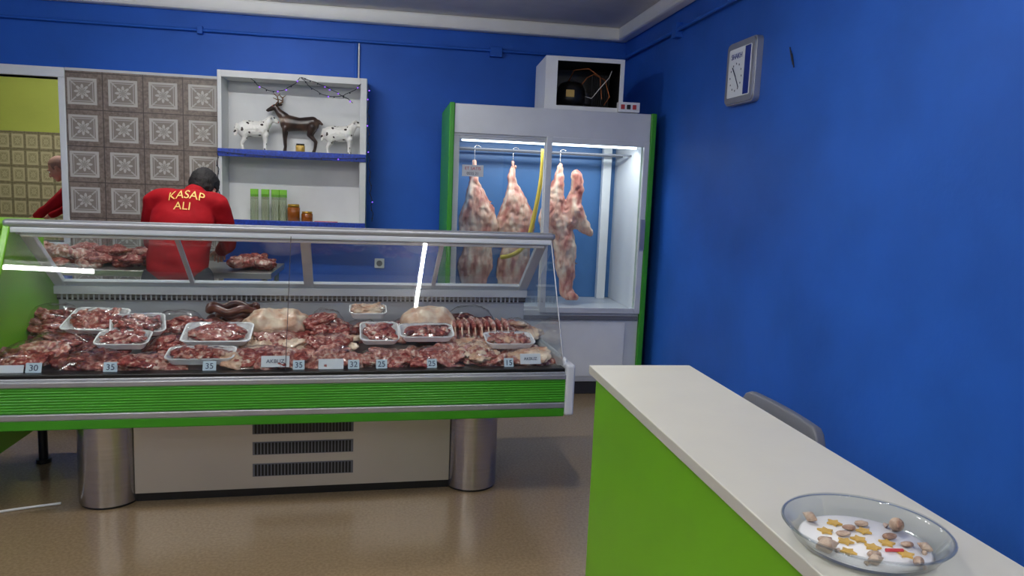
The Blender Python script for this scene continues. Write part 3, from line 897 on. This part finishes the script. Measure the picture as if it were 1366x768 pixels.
def drape(p0, p1, sag, n=16, m=M_wire, r=0.003):
    pts = []
    for i in range(n + 1):
        t = i / n
        p = Vector(p0).lerp(Vector(p1), t); p.z -= sag * 4 * t * (1 - t); p.y -= 0.006 * math.sin(i * 2.3); p.x += 0.008 * math.sin(i * 1.9); pts.append(p)
    b.tube(pts, r, m, seg=6)
    for q in pts[1::2]:
        b.blob(q + Vector((0, -0.006, -0.006)), 0.006, random.choice([M_led, M_wire, M_wire, M_wire]), sub=1, amp=0)
yy = sy - 0.02
drape((sx0 + 0.25, yy, 2.26), (sx0 + 0.62, yy, 2.29), 0.10)
drape((sx0 + 0.62, yy, 2.29), (sx1 - 0.04, yy, 2.27), 0.12)
drape((sx0 + 0.62, yy, 2.29), (sx1 - 0.10, yy, 2.12), -0.02)
drape((sx1 + 0.01, yy, 2.26), (sx1 + 0.02, yy, 1.72), 0.0)
drape((sx1 + 0.02, yy, 1.72), (sx1 + 0.06, yy, 1.2), 0.0)
drape((sx0, yy - .004, 1.70), (sx1, yy - .004, 1.70), 0.02)
drape((sx0, yy - .004, 1.69), (sx0 + 0.02, yy, 1.2), 0.0)
b.finish('string_lights')

# figurines ----------------------------------------------------
def sheep(x, y, z, S, face, rz=0):
    a = MB(); m = M_sheep
    a.chain([((-0.34, 0, 0.60), (.19, .18, .22)), ((-0.10, 0, .60), (.20, .195, .22)), ((0.16, 0, 0.62), (.18, .18, .22))], m)
    a.chain([((0.20, 0, 0.70), (.15, .14, .16)), ((0.34, 0, 0.86), (.095, .10, .10)), ((0.38, 0, 0.92), (.10, .095, .095))], m)
    a.chain([((0.40, 0, 0.92), (.085, .08, .085)), ((0.53, 0, 0.84), (.055, .055, .055))], m)
    for sy_ in (-1, 1):
        a.chain([((0.38, .07 * sy_, .96), (.025, .025, .025)), ((0.34, .18 * sy_, .93), (.03, .045, .018))], m)
        a.chain([((0.22, .09 * sy_, .48), .08), ((0.22, .09 * sy_, .28), .050), ((0.21, .09 * sy_, .12), .040), ((0.23, .09 * sy_, .03), .045)], m)
        a.chain([((-0.36, .09 * sy_, .52), .11), ((-0.31, .09 * sy_, .36), .068), ((-0.40, .09 * sy_, .22), .042), ((-0.38, .09 * sy_, .10), .038), ((-0.36, .09 * sy_, .03), .045)], m)
    a.chain([((-0.50, 0, .68), .06), ((-0.56, 0, .52), .045), ((-.56, 0, .42), .035)], m)
    me = remeshed(a, 0.020, 2)
    for v in me.vertices:
        if v.co.z > 0.4 and v.co.x < 0.30:
            v.co += v.normal * 0.03 * abs(noise.noise(v.co * 16))
    b = MB(); b.merge_mesh(me, m)
    for sy_ in (-1, 1):
        b.blob((0.46, .062 * sy_, .93), .018, M_eye, sub=2, amp=0)
        b.box(0.17, 0.29, .09 * sy_ - .045, .09 * sy_ + .045, 0, .045, M_eye)
        b.box(-0.42, -0.30, .09 * sy_ - .045, .09 * sy_ + .045, 0, .045, M_eye)
    b.blob((0.555, 0, .835), (.035, .045, .035), M_pinkface, sub=2, amp=0)
    o = b.finish('sheep_figurine', loc=(x, y, z), rotz=rz + (0 if face > 0 else math.pi))
    o.scale = (S, S, S)
def deer(x, y, z, S, rz):
    a = MB(); m = M_deer
    a.chain([((-0.34, 0, 0.60), (.13, .10, .15)), ((-0.08, 0, .58), (.13, .11, .135)), ((0.18, 0, 0.60), (.13, .11, .17))], m)
    a.chain([((0.20, 0, 0.68), (.10, .08, .12)), ((0.33, 0, 0.80), (.065, .065, .075)), ((0.38, 0, 0.88), (.058, .055, .058))], m)
    a.chain([((0.40, 0, 0.90), (.065, .055, .06)), ((0.54, 0, 0.83), (.035, .035, .035))], m)
    for s_ in (-1, 1):
        a.chain([((0.36, .04 * s_, .93), .015), ((0.31, .11 * s_, .96), (.018, .035, .03)), ((.29, .15 * s_, .97), .01)], m)
        a.chain([((0.20, .06 * s_, .50), .055), ((0.21, .06 * s_, .28), .028), ((0.20, .06 * s_, .12), .020), ((0.22, .06 * s_, .02), .026)], m)
        a.chain([((-0.34, .06 * s_, .54), .09), ((-0.28, .06 * s_, .38), .050), ((-0.40, .06 * s_, .25), .026), ((-0.38, .06 * s_, .11), .020), ((-0.35, .06 * s_, .02), .026)], m)
    a.chain([((-0.45, 0, .66), .035), ((-0.52, 0, .60), .025)], m)
    me = remeshed(a, 0.014, 2)
    b = MB(); b.merge_mesh(me, m)
    for s_ in (-1, 1):
        b.blob((0.44, .05 * s_, .915), .013, M_pinkface, sub=2, amp=0)
        k = 0.0 if s_ > 0 else 0.05
        b.tube([(0.38, .03 * s_, .94), (0.32 - k, .07 * s_, 1.01), (0.33 - k, .11 * s_, 1.09), (0.40 - k, .13 * s_, 1.15)], [.017, .015, .013, .007], M_antler, seg=8)
        b.tube([(0.33 - k, .075 * s_, 1.03), (0.42 - k, .08 * s_, 1.07)], [.012, .006], M_antler, seg=8)
        b.tube([(0.335 - k, .11 * s_, 1.09), (0.27 - k, .13 * s_, 1.15)], [.011, .006], M_antler, seg=8)
    b.blob((0.56, 0, .828), (.02, .024, .02), M_eye, sub=2, amp=0)
    o = b.finish('deer_figurine', loc=(x, y, z), rotz=rz); o.scale = (S, S, S)
sheep(-1.035, 6.22, 1.715, 0.285, 1, 0.25)
deer(-0.75, 6.30, 1.715, 0.40, math.pi - 0.10)
sheep(-0.385, 6.25, 1.715, 0.28, 1, -0.1)
def jar(x, y, z, r, h, m, name='honey_jar', lid=M_lidgold):
    b = MB()
    b.lathe([(0, 0), (r, 0.002), (r, h * .78), (r * .85, h * .84), (0, h * .84)], m, seg=20)
    b.lathe([(0, h * .84), (r * .9, h * .84), (r * .9, h), (0, h)], lid, seg=20)
    b.finish(name, loc=(x, y, z))
jar(-0.70, 6.18, 1.715, 0.035, 0.075, M_yellowstar, 'small_jar', M_black)
jar(-0.755, 6.22, 1.175, 0.05, 0.14, M_amber)
jar(-0.65, 6.22, 1.175, 0.045, 0.085, M_amber)
for i, x in enumerate((-1.055, -0.975, -0.895, -0.84)):
    b = MB()
    b.prism_z(rrect(0.06, 0.035, 0.012), 0, 0.21, M_glass_bag, smooth=True)
    b.prism_z(rrect(0.062, 0.020, 0.008), 0.19, 0.25, M_lime)
    for k in range(4):
        b.tube([(-0.02 + k * 0.012, 0, 0.004), (-0.02 + k * 0.012, 0.003 * k, 0.17)], 0.005, M_cabin, seg=6)
    b.finish('seasoning_bag', loc=(x, 6.22 + 0.02 * (i % 2), 1.175), rotz=0.1 * (i - 1))
b = MB(); b.box(-0.09, 0.09, -0.03, 0.03, 0, 0.012, M_redbit); b.finish('small_red_box', loc=(-0.50, 6.2, 1.175), bevel=0.002)

# ------------------------------------------------------------------ people
def hand_parts(a, Mh, curl=0.6, side=1):
    """palm along +Y from wrist at origin, back of the hand up (+Z), thumb towards side*X"""
    m = M_skin
    a.chain([((0, -0.01, 0), (.026, .02, .018)), ((0.0, 0.03, 0), (.034, .02, .014)), ((0, 0.075, 0), (.038, .016, .012))], m, M=Mh)
    for i, (x, L) in enumerate(((0.030, 0.068), (0.010, 0.078), (-0.011, 0.072), (-0.031, 0.056))):
        x *= side
        p = Vector((x, 0.085, 0)); ang = -0.15; pts = [(p.copy(), .0092)]
        for seg, f in enumerate((0.45, 0.32, 0.23)):
            ang -= curl * (0.8 + 0.2 * seg)
            p = p + Vector((x * 0.05, math.cos(ang), math.sin(ang))) * L * f
            pts.append((p.copy(), .0086 - .0009 * seg))
        a.chain(pts, m, M=Mh)
    a.chain([((0.025 * side, 0.018, -0.002), .014), ((0.050 * side, 0.045, -0.012), .011), ((0.056 * side, 0.075, -0.024), .009)], m, M=Mh)

def head_obj(Mh, parent, hair='full'):
    a = MB(); m = M_skin
    a.hull(((0, -.012, .025), (.074, .092, .092)), ((0, .01, -.01), (.068, .08, .08)), m, sub=3)
    a.hull(((0, .02, -.03), (.058, .06, .05)), ((0, .058, -.088), (.026, .022, .018)), m, sub=3)
    a.hull(((0, .085, .012), .009), ((0, .106, -.028), .012), m)
    a.hull(((-.016, .094, -.032), .008), ((.016, .094, -.032), .008), m)
    a.hull(((-.035, .078, .024), .010), ((.035, .078, .024), .010), m)
    a.hull(((-.018, .080, -.058), .008), ((.018, .080, -.058), .008), m)
    for s_ in (-1, 1):
        a.hull(((.074 * s_, -.008, .012), (.010, .016, .014)), ((.072 * s_, .0, -.024), (.008, .010, .010)), m)
        a.hull(((.04 * s_, .06, -.02), .02), ((.03 * s_, .06, -.05), .018), m)
    me = remeshed(a, 0.0045, 3)
    b = MB(); b.merge_mesh(me, m, M=Mh)
    for s_ in (-1, 1):
        b.blob((.031 * s_, .079, .003), (.011, .008, .007), M_foam, sub=2, amp=0, M=Mh)
        b.blob((.031 * s_, .086, .003), .0042, M_eye, sub=2, amp=0, M=Mh)
        b.tube([(.018 * s_, .090, .022), (.032 * s_, .091, .027), (.048 * s_, .083, .022)], .0032, M_hair, seg=6, M=Mh)
    b.tube([(-.024, .082, -.058), (0, .0905, -.056), (.024, .082, -.058)], .0045, M_lip, seg=6, M=Mh)
    b.finish('head', parent=parent)
    tv, tf = ico(5)
    th = 1.13 if hair == 'full' else 1.012
    vs = []
    for q in tv:
        p = Vector((q.x * .076 * th, q.y * .095 * th - .014, q.z * .094 * th + .026))
        d = noise.noise(p * 40) * (0.006 if hair == 'full' else 0.0008)
        vs.append(p + q * d)
    fs = []
    for f in tf:
        c = sum((vs[i] for i in f), Vector()) / 3
        lim = -0.055 if c.y < -.03 else (0.0 if abs(c.x) > .06 and c.y < .03 else 0.062)
        if c.y > .045: lim = 0.075
        if c.z > lim: fs.append(f)
    b = MB(); b.add(vs, fs, M_hair if hair == 'full' else M_stubble, True, Mh)
    o = b.finish('hair', parent=parent)
    so = o.modifiers.new('s', 'SOLIDIFY'); so.thickness = 0.012 if hair == 'full' else 0.003; so.offset = -1

def person(name, loc, rotz, J, headM, hair, text=None, curl=0.6):
    e = empty(name, loc, rotz)
    a = MB(); m = M_red
    a.chain(J['torso'], m, sub=3)
    a.hull(J['shl'], J['shr'], m, sub=3)
    a.hull(J['shl'], J['torso'][-1], m, sub=3)
    a.hull(J['shr'], J['torso'][-1], m, sub=3)
    for k in ('arml', 'armr'):
        a.chain(J[k][:-1] + [(tuple(Vector(J[k][-2][0]).lerp(Vector(J[k][-1][0]), 0.8)), J[k][-1][1] * 1.25)], m)
    me = remeshed(a, 0.010, 6)
    for v in me.vertices:
        v.co += v.normal * (noise.noise(Vector((v.co.x * 9, v.co.y * 9, v.co.z * 14))) * 0.012)
    b = MB(); b.merge_mesh(me, m)
    jk = b.finish('jacket', parent=e)
    bvh = BVHTree.FromPolygons([v.co.copy() for v in me.vertices], [tuple(p.vertices) for p in me.polygons])
    nb = Vector(J['neck'][0][0]); nh = Vector(J['neck'][1][0]); t = (nh - nb).normalized()
    b = MB()
    q = t.to_track_quat('Z', 'Y').to_matrix().to_4x4()
    b.lathe([(0.070, -0.015), (0.072, 0.02), (0.066, 0.05), (0.060, 0.05), (0.062, 0.0)], M_red, seg=28, M=Matrix.Translation(nb) @ q)
    b.lathe([(0.058, 0.0), (0.062, 0.055), (0.057, 0.058), (0.054, 0.0)], M_redtrim, seg=28, M=Matrix.Translation(nb) @ q)
    b.finish('collar', parent=e)
    a = MB(); a.chain(J['neck'], M_skin, sub=3)
    b = MB(); b.merge_mesh(remeshed(a, 0.006, 2), M_skin); b.finish('neck', parent=e)
    for k in ('arml', 'armr'):
        w = Vector(J[k][-1][0]); el = Vector(J[k][-2][0]); d = (w - el).normalized()
        a = MB(); a.chain([(w - d * 0.07, .028), (w, .024)], M_skin)
        yv = Vector((d.x * 0.5, d.y, d.z * 0.4)).normalized(); zv = Vector((0, 0, 1)); xv = yv.cross(zv).normalized(); zv = xv.cross(yv)
        Mh = Matrix.Translation(w + yv * 0.015) @ Matrix((xv, yv, zv)).transposed().to_4x4()
        hand_parts(a, Mh, curl, -1 if k == 'armr' else 1)
        b = MB(); b.merge_mesh(remeshed(a, 0.0035, 1), M_skin); b.finish('hand', parent=e)
    a = MB()
    for k in ('legl', 'legr'):
        a.chain(J[k], M_trouser)
    a.hull((J['legl'][0][0], .10), (J['legr'][0][0], .10), M_trouser)
    b = MB(); b.merge_mesh(remeshed(a, 0.012, 5), M_trouser); b.finish('trousers', parent=e)
    b = MB()
    for k in ('legl', 'legr'):
        x, y, z = J[k][-1][0]
        a = MB(); a.chain([((x, y - 0.03, .045), (.04, .045, .045)), ((x, y + 0.08, .035), (.045, .05, .035)), ((x, y + 0.17, .028), (.042, .04, .028))], M_shoe)
        b.merge_mesh(remeshed(a, 0.008, 2), M_shoe)
    b.finish('shoes', parent=e)
    head_obj(headM, e, hair)
    if text:
        b = MB()
        for txt, size, cx, cz, arch in text:
            tm = text_mesh(txt, size, 0.0)
            bm = bmesh.new(); bm.from_mesh(tm)
            bmesh.ops.triangulate(bm, faces=bm.faces)
            bmesh.ops.subdivide_edges(bm, edges=bm.edges, cuts=1)
            vs = []
            dr = Vector((0, 1, -0.03)).normalized()
            for v in bm.verts:
                x = v.co.x + cx; z = v.co.y + cz - arch * v.co.x ** 2
                h = bvh.ray_cast(Vector((x, -1.0, z + 0.03)), dr)
                p = h[0] if h[0] else Vector((x, 0.15, z))
                vs.append(p + (h[1] if h[0] else Vector((0, -1, 0))) * 0.005)
            bm.verts.index_update()
            b.add(vs, [tuple(v.index for v in f.verts) for f in bm.faces], M_gold)
            bm.free()
        b.finish('jacket_lettering', parent=e)
    return e

J1 = dict(
    torso=[((0, -.04, .93), (.175, .125, .10)), ((0, 0.0, 1.08), (.17, .125, .10)), ((0, .07, 1.22), (.185, .13, .12)), ((0, .14, 1.335), (.16, .12, .095))],
    shl=((-.155, .16, 1.345), .075), shr=((.155, .16, 1.345), .075),
    arml=[((-.175, .16, 1.335), .075), ((-.21, .20, 1.22), .065), ((-.225, .26, 1.09), .055), ((-.13, .46, 1.02), .034)],
    armr=[((.175, .16, 1.335), .075), ((.21, .20, 1.22), .065), ((.225, .26, 1.09), .055), ((.13, .46, 1.02), .034)],
    neck=[((0.03, .21, 1.375), .06), ((0.06, .27, 1.42), .058)],
    legl=[((-.10, -.04, .90), .105), ((-.11, -.01, .70), .09), ((-.12, .03, .48), .065), ((-.12, .0, .28), .06), ((-.12, -.02, .08), .05)],
    legr=[((.10, -.04, .90), .105), ((.11, -.01, .70), .09), ((.12, .03, .48), .065), ((.12, .0, .28), .06), ((.12, -.02, .08), .05)])
hm = Matrix.Translation((0.070, .305, 1.425)) @ Matrix.Rotation(math.radians(-12), 4, 'Z') @ Matrix.Rotation(math.radians(-38), 4, 'X')
person('butcher_man', (-1.22, 4.68, 0), 0.0, J1, hm, 'full', text=[('KASAP', 0.066, 0.03, 1.392, 2.0), ('ALI', 0.066, 0.02, 1.325, 1.0)])
J2 = dict(
    torso=[((0, -.02, .93), (.17, .125, .10)), ((0, 0.03, 1.08), (.165, .125, .10)), ((0, .11, 1.22), (.18, .13, .12)), ((0, .19, 1.34), (.16, .12, .09))],
    shl=((-.165, .20, 1.36), .072), shr=((.165, .20, 1.36), .072),
    arml=[((-.185, .20, 1.35), .072), ((-.20, .30, 1.25), .058), ((-.20, .38, 1.18), .052), ((-.14, .56, 1.06), .032)],
    armr=[((.185, .20, 1.35), .072), ((.20, .30, 1.25), .058), ((.20, .38, 1.18), .052), ((.14, .56, 1.06), .032)],
    neck=[((0, .24, 1.40), .058), ((0, .32, 1.46), .055)],
    legl=J1['legl'], legr=J1['legr'])
hm2 = Matrix.Translation((0, .38, 1.525)) @ Matrix.Rotation(math.radians(-28), 4, 'X')
person('bald_butcher_man', (-2.72, 7.8, 0), math.pi / 2, J2, hm2, 'bald')

# work tables
def steel_table(name, x0, x1, y0, y1, h):
    b = MB()
    b.box(x0, x1, y0, y1, h - 0.04, h, M_steel_panel)
    for x in (x0 + .05, x1 - .05):
        for y in (y0 + .05, y1 - .05):
            b.tube([(x, y, 0), (x, y, h - 0.04)], 0.02, M_steel)
    b.box(x0 + .05, x1 - .05, y0 + .05, y1 - .05, 0.2, 0.22, M_steel_panel)
    b.finish(name, bevel=0.003)
steel_table('steel_work_table', -2.45, -0.75, 5.02, 5.65, 0.90)
steel_table('steel_work_table', -4.4, -3.16, 7.35, 8.3, 0.98)
b = MB()
for i in range(70):
    x = random.uniform(-2.35, -1.45); y = random.uniform(5.08, 5.5)
    b.blob((x, y, 0.925 + random.random() * 0.08), (0.08, 0.055, 0.03), random.choice([RED, PNK, RED, PNK]), sub=3, amp=.4, freq=20, seed=i, ridge=0.5)
for i in range(18):
    x = random.uniform(-1.0, -0.8); y = random.uniform(5.1, 5.5)
    b.blob((x, y, 0.925 + random.random() * 0.04), (0.06, 0.05, 0.028), random.choice([RED, PNK]), sub=3, amp=.4, freq=22, seed=i + 70, ridge=0.5)
b.finish('meat_on_work_table')

# ------------------------------------------------------------------ clock
b = MB()
cy, cz = 4.08, 2.205
def yz(pts, x0, x1, m):
    n = len(pts)
    v = [(x0, y, z) for y, z in pts] + [(x1, y, z) for y, z in pts]
    b.add(v, [tuple(range(n)), tuple(range(n, 2 * n))[::-1]] + [(i, (i + 1) % n, n + (i + 1) % n, n + i) for i in range(n)], m)
rr = lambda w, h, r: [(cy + a, cz + c) for a, c in rrect(w, h, r)]
yz(rr(0.35, 0.35, 0.03), XR - 0.035, XR, M_alu)
yz(rr(0.335, 0.335, 0.03), XR - 0.045, XR - 0.03, M_alu)
yz(rr(0.27, 0.27, 0.01), XR - 0.047, XR - 0.04, M_clockface)
yz([(cy - 0.13, cz - .13), (cy - 0.065, cz - .13), (cy - 0.065, cz + .13), (cy - 0.13, cz + .13)], XR - 0.049, XR - 0.045, M_clockblue)
RW = Matrix(((0, 0, -1, 0), (-1, 0, 0, 0), (0, 1, 0, 0), (0, 0, 0, 1)))
t = text_mesh('SHAKH', 0.042, 0.0005)
b.merge_mesh(t, M_clockblue, M=Matrix.Translation((XR - 0.049, cy + 0.035, cz + 0.09)) @ RW, smooth=False)
for k in range(12):
    a = math.radians(30 * k)
    cy2 = cy + 0.035 + 0.07 * math.sin(a); cz2 = cz - 0.025 + 0.075 * math.cos(a)
    b.box(XR - 0.049, XR - 0.047, cy2 - 0.003, cy2 + 0.003, cz2 - 0.005, cz2 + 0.005, M_ink)
b.tube([(XR - 0.051, cy + 0.035, cz - 0.02), (XR - 0.051, cy + 0.075, cz + 0.03)], 0.003, M_ink, seg=6)
b.tube([(XR - 0.051, cy + 0.035, cz - 0.02), (XR - 0.051, cy - 0.01, cz - 0.085)], 0.0025, M_ink, seg=6)
b.finish('wall_clock', bevel=0.002)

# ------------------------------------------------------------------ reception counter
rc = empty('reception_counter', (0.74, 1.0, 0))
b = MB()
b.box(-0.155, 0.155, -1.0, 1.08, 0.975, 1.0, M_cream)
b.finish('counter_top', parent=rc, bevel=0.002)
b = MB()
b.box(-0.137, -0.119, -1.0, 1.06, 0, 0.975, M_green)
b.box(-0.119, 0.13, 1.042, 1.06, 0, 0.975, M_green)
b.box(-0.119, 0.13, -1.0, -0.982, 0, 0.975, M_green)
b.box(-0.119, 0.13, -0.982, 1.042, 0.45, 0.468, M_cream)
b.finish('counter_panels', parent=rc)
dish = empty('glass_dish', (0.696, 0.944, 1.0))
b = MB()
b.lathe([(0.0, 0.001), (0.085, 0.001), (0.098, 0.008), (0.110, 0.026), (0.115, 0.030), (0.116, 0.033), (0.112, 0.032), (0.106, 0.028), (0.094, 0.011), (0.082, 0.006), (0.0, 0.006)], M_glass_dish, seg=64)
b.finish('glass_bowl', parent=dish)
b = MB()
b.lathe([(0.115, 0.0305), (0.1175, 0.033), (0.115, 0.0355), (0.1125, 0.033), (0.115, 0.0305)], M_glass_dish, seg=64)
b.lathe([(0.0, 0.0075), (0.090, 0.0085), (0.090, 0.0075), (0, 0.0065)], M_foam, seg=48)
b.finish('dish_liner', parent=dish)
b = MB()
def star(cx, cy, r, rot, m):
    p = []
    for i in range(10):
        a = rot + math.pi * i / 5; q = r if i % 2 == 0 else r * 0.55
        p.append((cx + q * math.cos(a), cy + q * math.sin(a)))
    b.prism_z(p, 0.0086, 0.0115, m)
for i, (x, y) in enumerate(((-0.04, 0.035), (-0.03, 0.0), (-0.005, 0.005), (0.0, -0.02), (0.02, 0.03), (0.03, -0.01), (-0.045, -0.03), (0.035, -0.045), (-0.01, 0.06))):
    star(x, y, 0.012, i * 0.7, M_yellowstar)
b.tube([(0.01, -0.035, 0.0125), (0.035, -0.038, 0.0125)], 0.0025, M_redbit)
for i, (x, y) in enumerate(((0.0, 0.038), (-0.015, -0.045), (0.045, 0.005), (-0.06, 0.005), (0.03, 0.05), (0.055, -0.02), (-0.02, 0.02))):
    b.blob((x, y, 0.0125), (0.011, 0.007, 0.004), M_shell, sub=2, amp=.3, freq=80, seed=i)
b.finish('star_confetti', parent=dish)
b = MB()
for i, (x, y, s_) in enumerate(((-0.078, -0.028, .016), (-0.045, 0.070, .011), (0.072, 0.028, .015), (-0.03, -0.068, .011), (0.070, -0.038, .010), (0.03, -0.076, .010))):
    R = Matrix.Translation((x, y, 0.010 + s_ * .62)) @ Matrix.Rotation(i * 2.1, 4, 'Z') @ Matrix.Rotation(math.radians(82), 4, 'Y')
    prof = [(0.0, -s_ * 1.1), (s_ * .25, -s_ * .9), (s_ * .5, -s_ * .5), (s_ * .68, -s_ * .1), (s_ * .72, s_ * .1), (s_ * .58, s_ * .25), (s_ * .55, s_ * .32), (s_ * .50, s_ * .48), (s_ * .36, s_ * .58), (s_ * .36, s_ * .66), (s_ * .28, s_ * .82), (s_ * .18, s_ * .88), (s_ * .14, s_ * 1.02), (0, s_ * 1.2)]
    b.lathe(prof, M_shell, seg=16, M=R)
    b.tube([(x + s_ * .9 * math.cos(i), y + s_ * .9 * math.sin(i), 0.011), (x + s_ * 1.3 * math.cos(i), y + s_ * 1.3 * math.sin(i), 0.013)], [0.004, 0.002], M_shell, seg=6)
b.finish('sea_shells', parent=dish)

# ------------------------------------------------------------------ chair beside the counter (faces -X)
ch = empty('grey_chair', (1.150, 2.23, 0))
b = MB()
def backgrid():
    vs = []; fs = []; nx, nz = 20, 8
    for j in range(nz + 1):
        t = j / nz
        for i in range(nx + 1):
            s_ = i / nx * 2 - 1
            a_ = abs(s_)
            z = 0.50 + (0.32 - 0.05 * (max(0, a_ - .8) / .2) ** 2) * t
            x = 0.10 + 0.06 * t - 0.02 * (s_ * s_)
            vs.append((x, s_ * 0.25, z))
    for j in range(nz):
        for i in range(nx):
            a = j * (nx + 1) + i
            fs.append((a, a + 1, a + nx + 2, a + nx + 1))
    return vs, fs
v, f = backgrid()
b.add(v, f, M_grey, True)
o = b.finish('backrest', parent=ch)
so = o.modifiers.new('s', 'SOLIDIFY'); so.thickness = 0.035; so.offset = 0
bv = o.modifiers.new('b', 'BEVEL'); bv.width = 0.008; bv.segments = 2
b = MB()
b.prism_z(rrect(0.40, 0.44, 0.06), 0.43, 0.47, M_grey, M=Matrix.Translation((-0.06, 0, 0)))
b.finish('seat', parent=ch, bevel=0.012)
b = MB()
for x, y in ((-0.22, -0.18), (-0.22, 0.18), (0.12, -0.18), (0.12, 0.18)):
    b.tube([(x, y, 0.0), (x * 0.9, y * 0.92, 0.43)], 0.013, M_alu)
for y in (-0.15, 0.15):
    b.tube([(0.08, y, 0.44), (0.10, y, 0.50), (0.12, y, 0.60)], 0.010, M_alu)
b.finish('legs', parent=ch)

# ------------------------------------------------------------------ camera
cd = bpy.data.cameras.new('camera'); cam = bpy.data.objects.new('camera', cd)
scene.collection.objects.link(cam)
fw = Vector((.1632, .978, -.1301)).normalized()
rt = Vector((.9864, -.1594, .0394)); rt = (rt - fw * rt.dot(fw)).normalized()
up = rt.cross(fw)
Mc = Matrix((rt, up, -fw)).transposed().to_4x4()
Mc.translation = Vector((0, 0, 1.5))
cam.matrix_world = Mc
cd.lens = 1000 / 1366 * 36
cd.sensor_width = 36
cd.clip_start = 0.02
scene.camera = cam

w = bpy.data.worlds.new('world'); w.use_nodes = True
w.node_tree.nodes['Background'].inputs[0].default_value = (0.6, 0.7, 0.8, 1)
w.node_tree.nodes['Background'].inputs[1].default_value = 0.3
scene.world = w
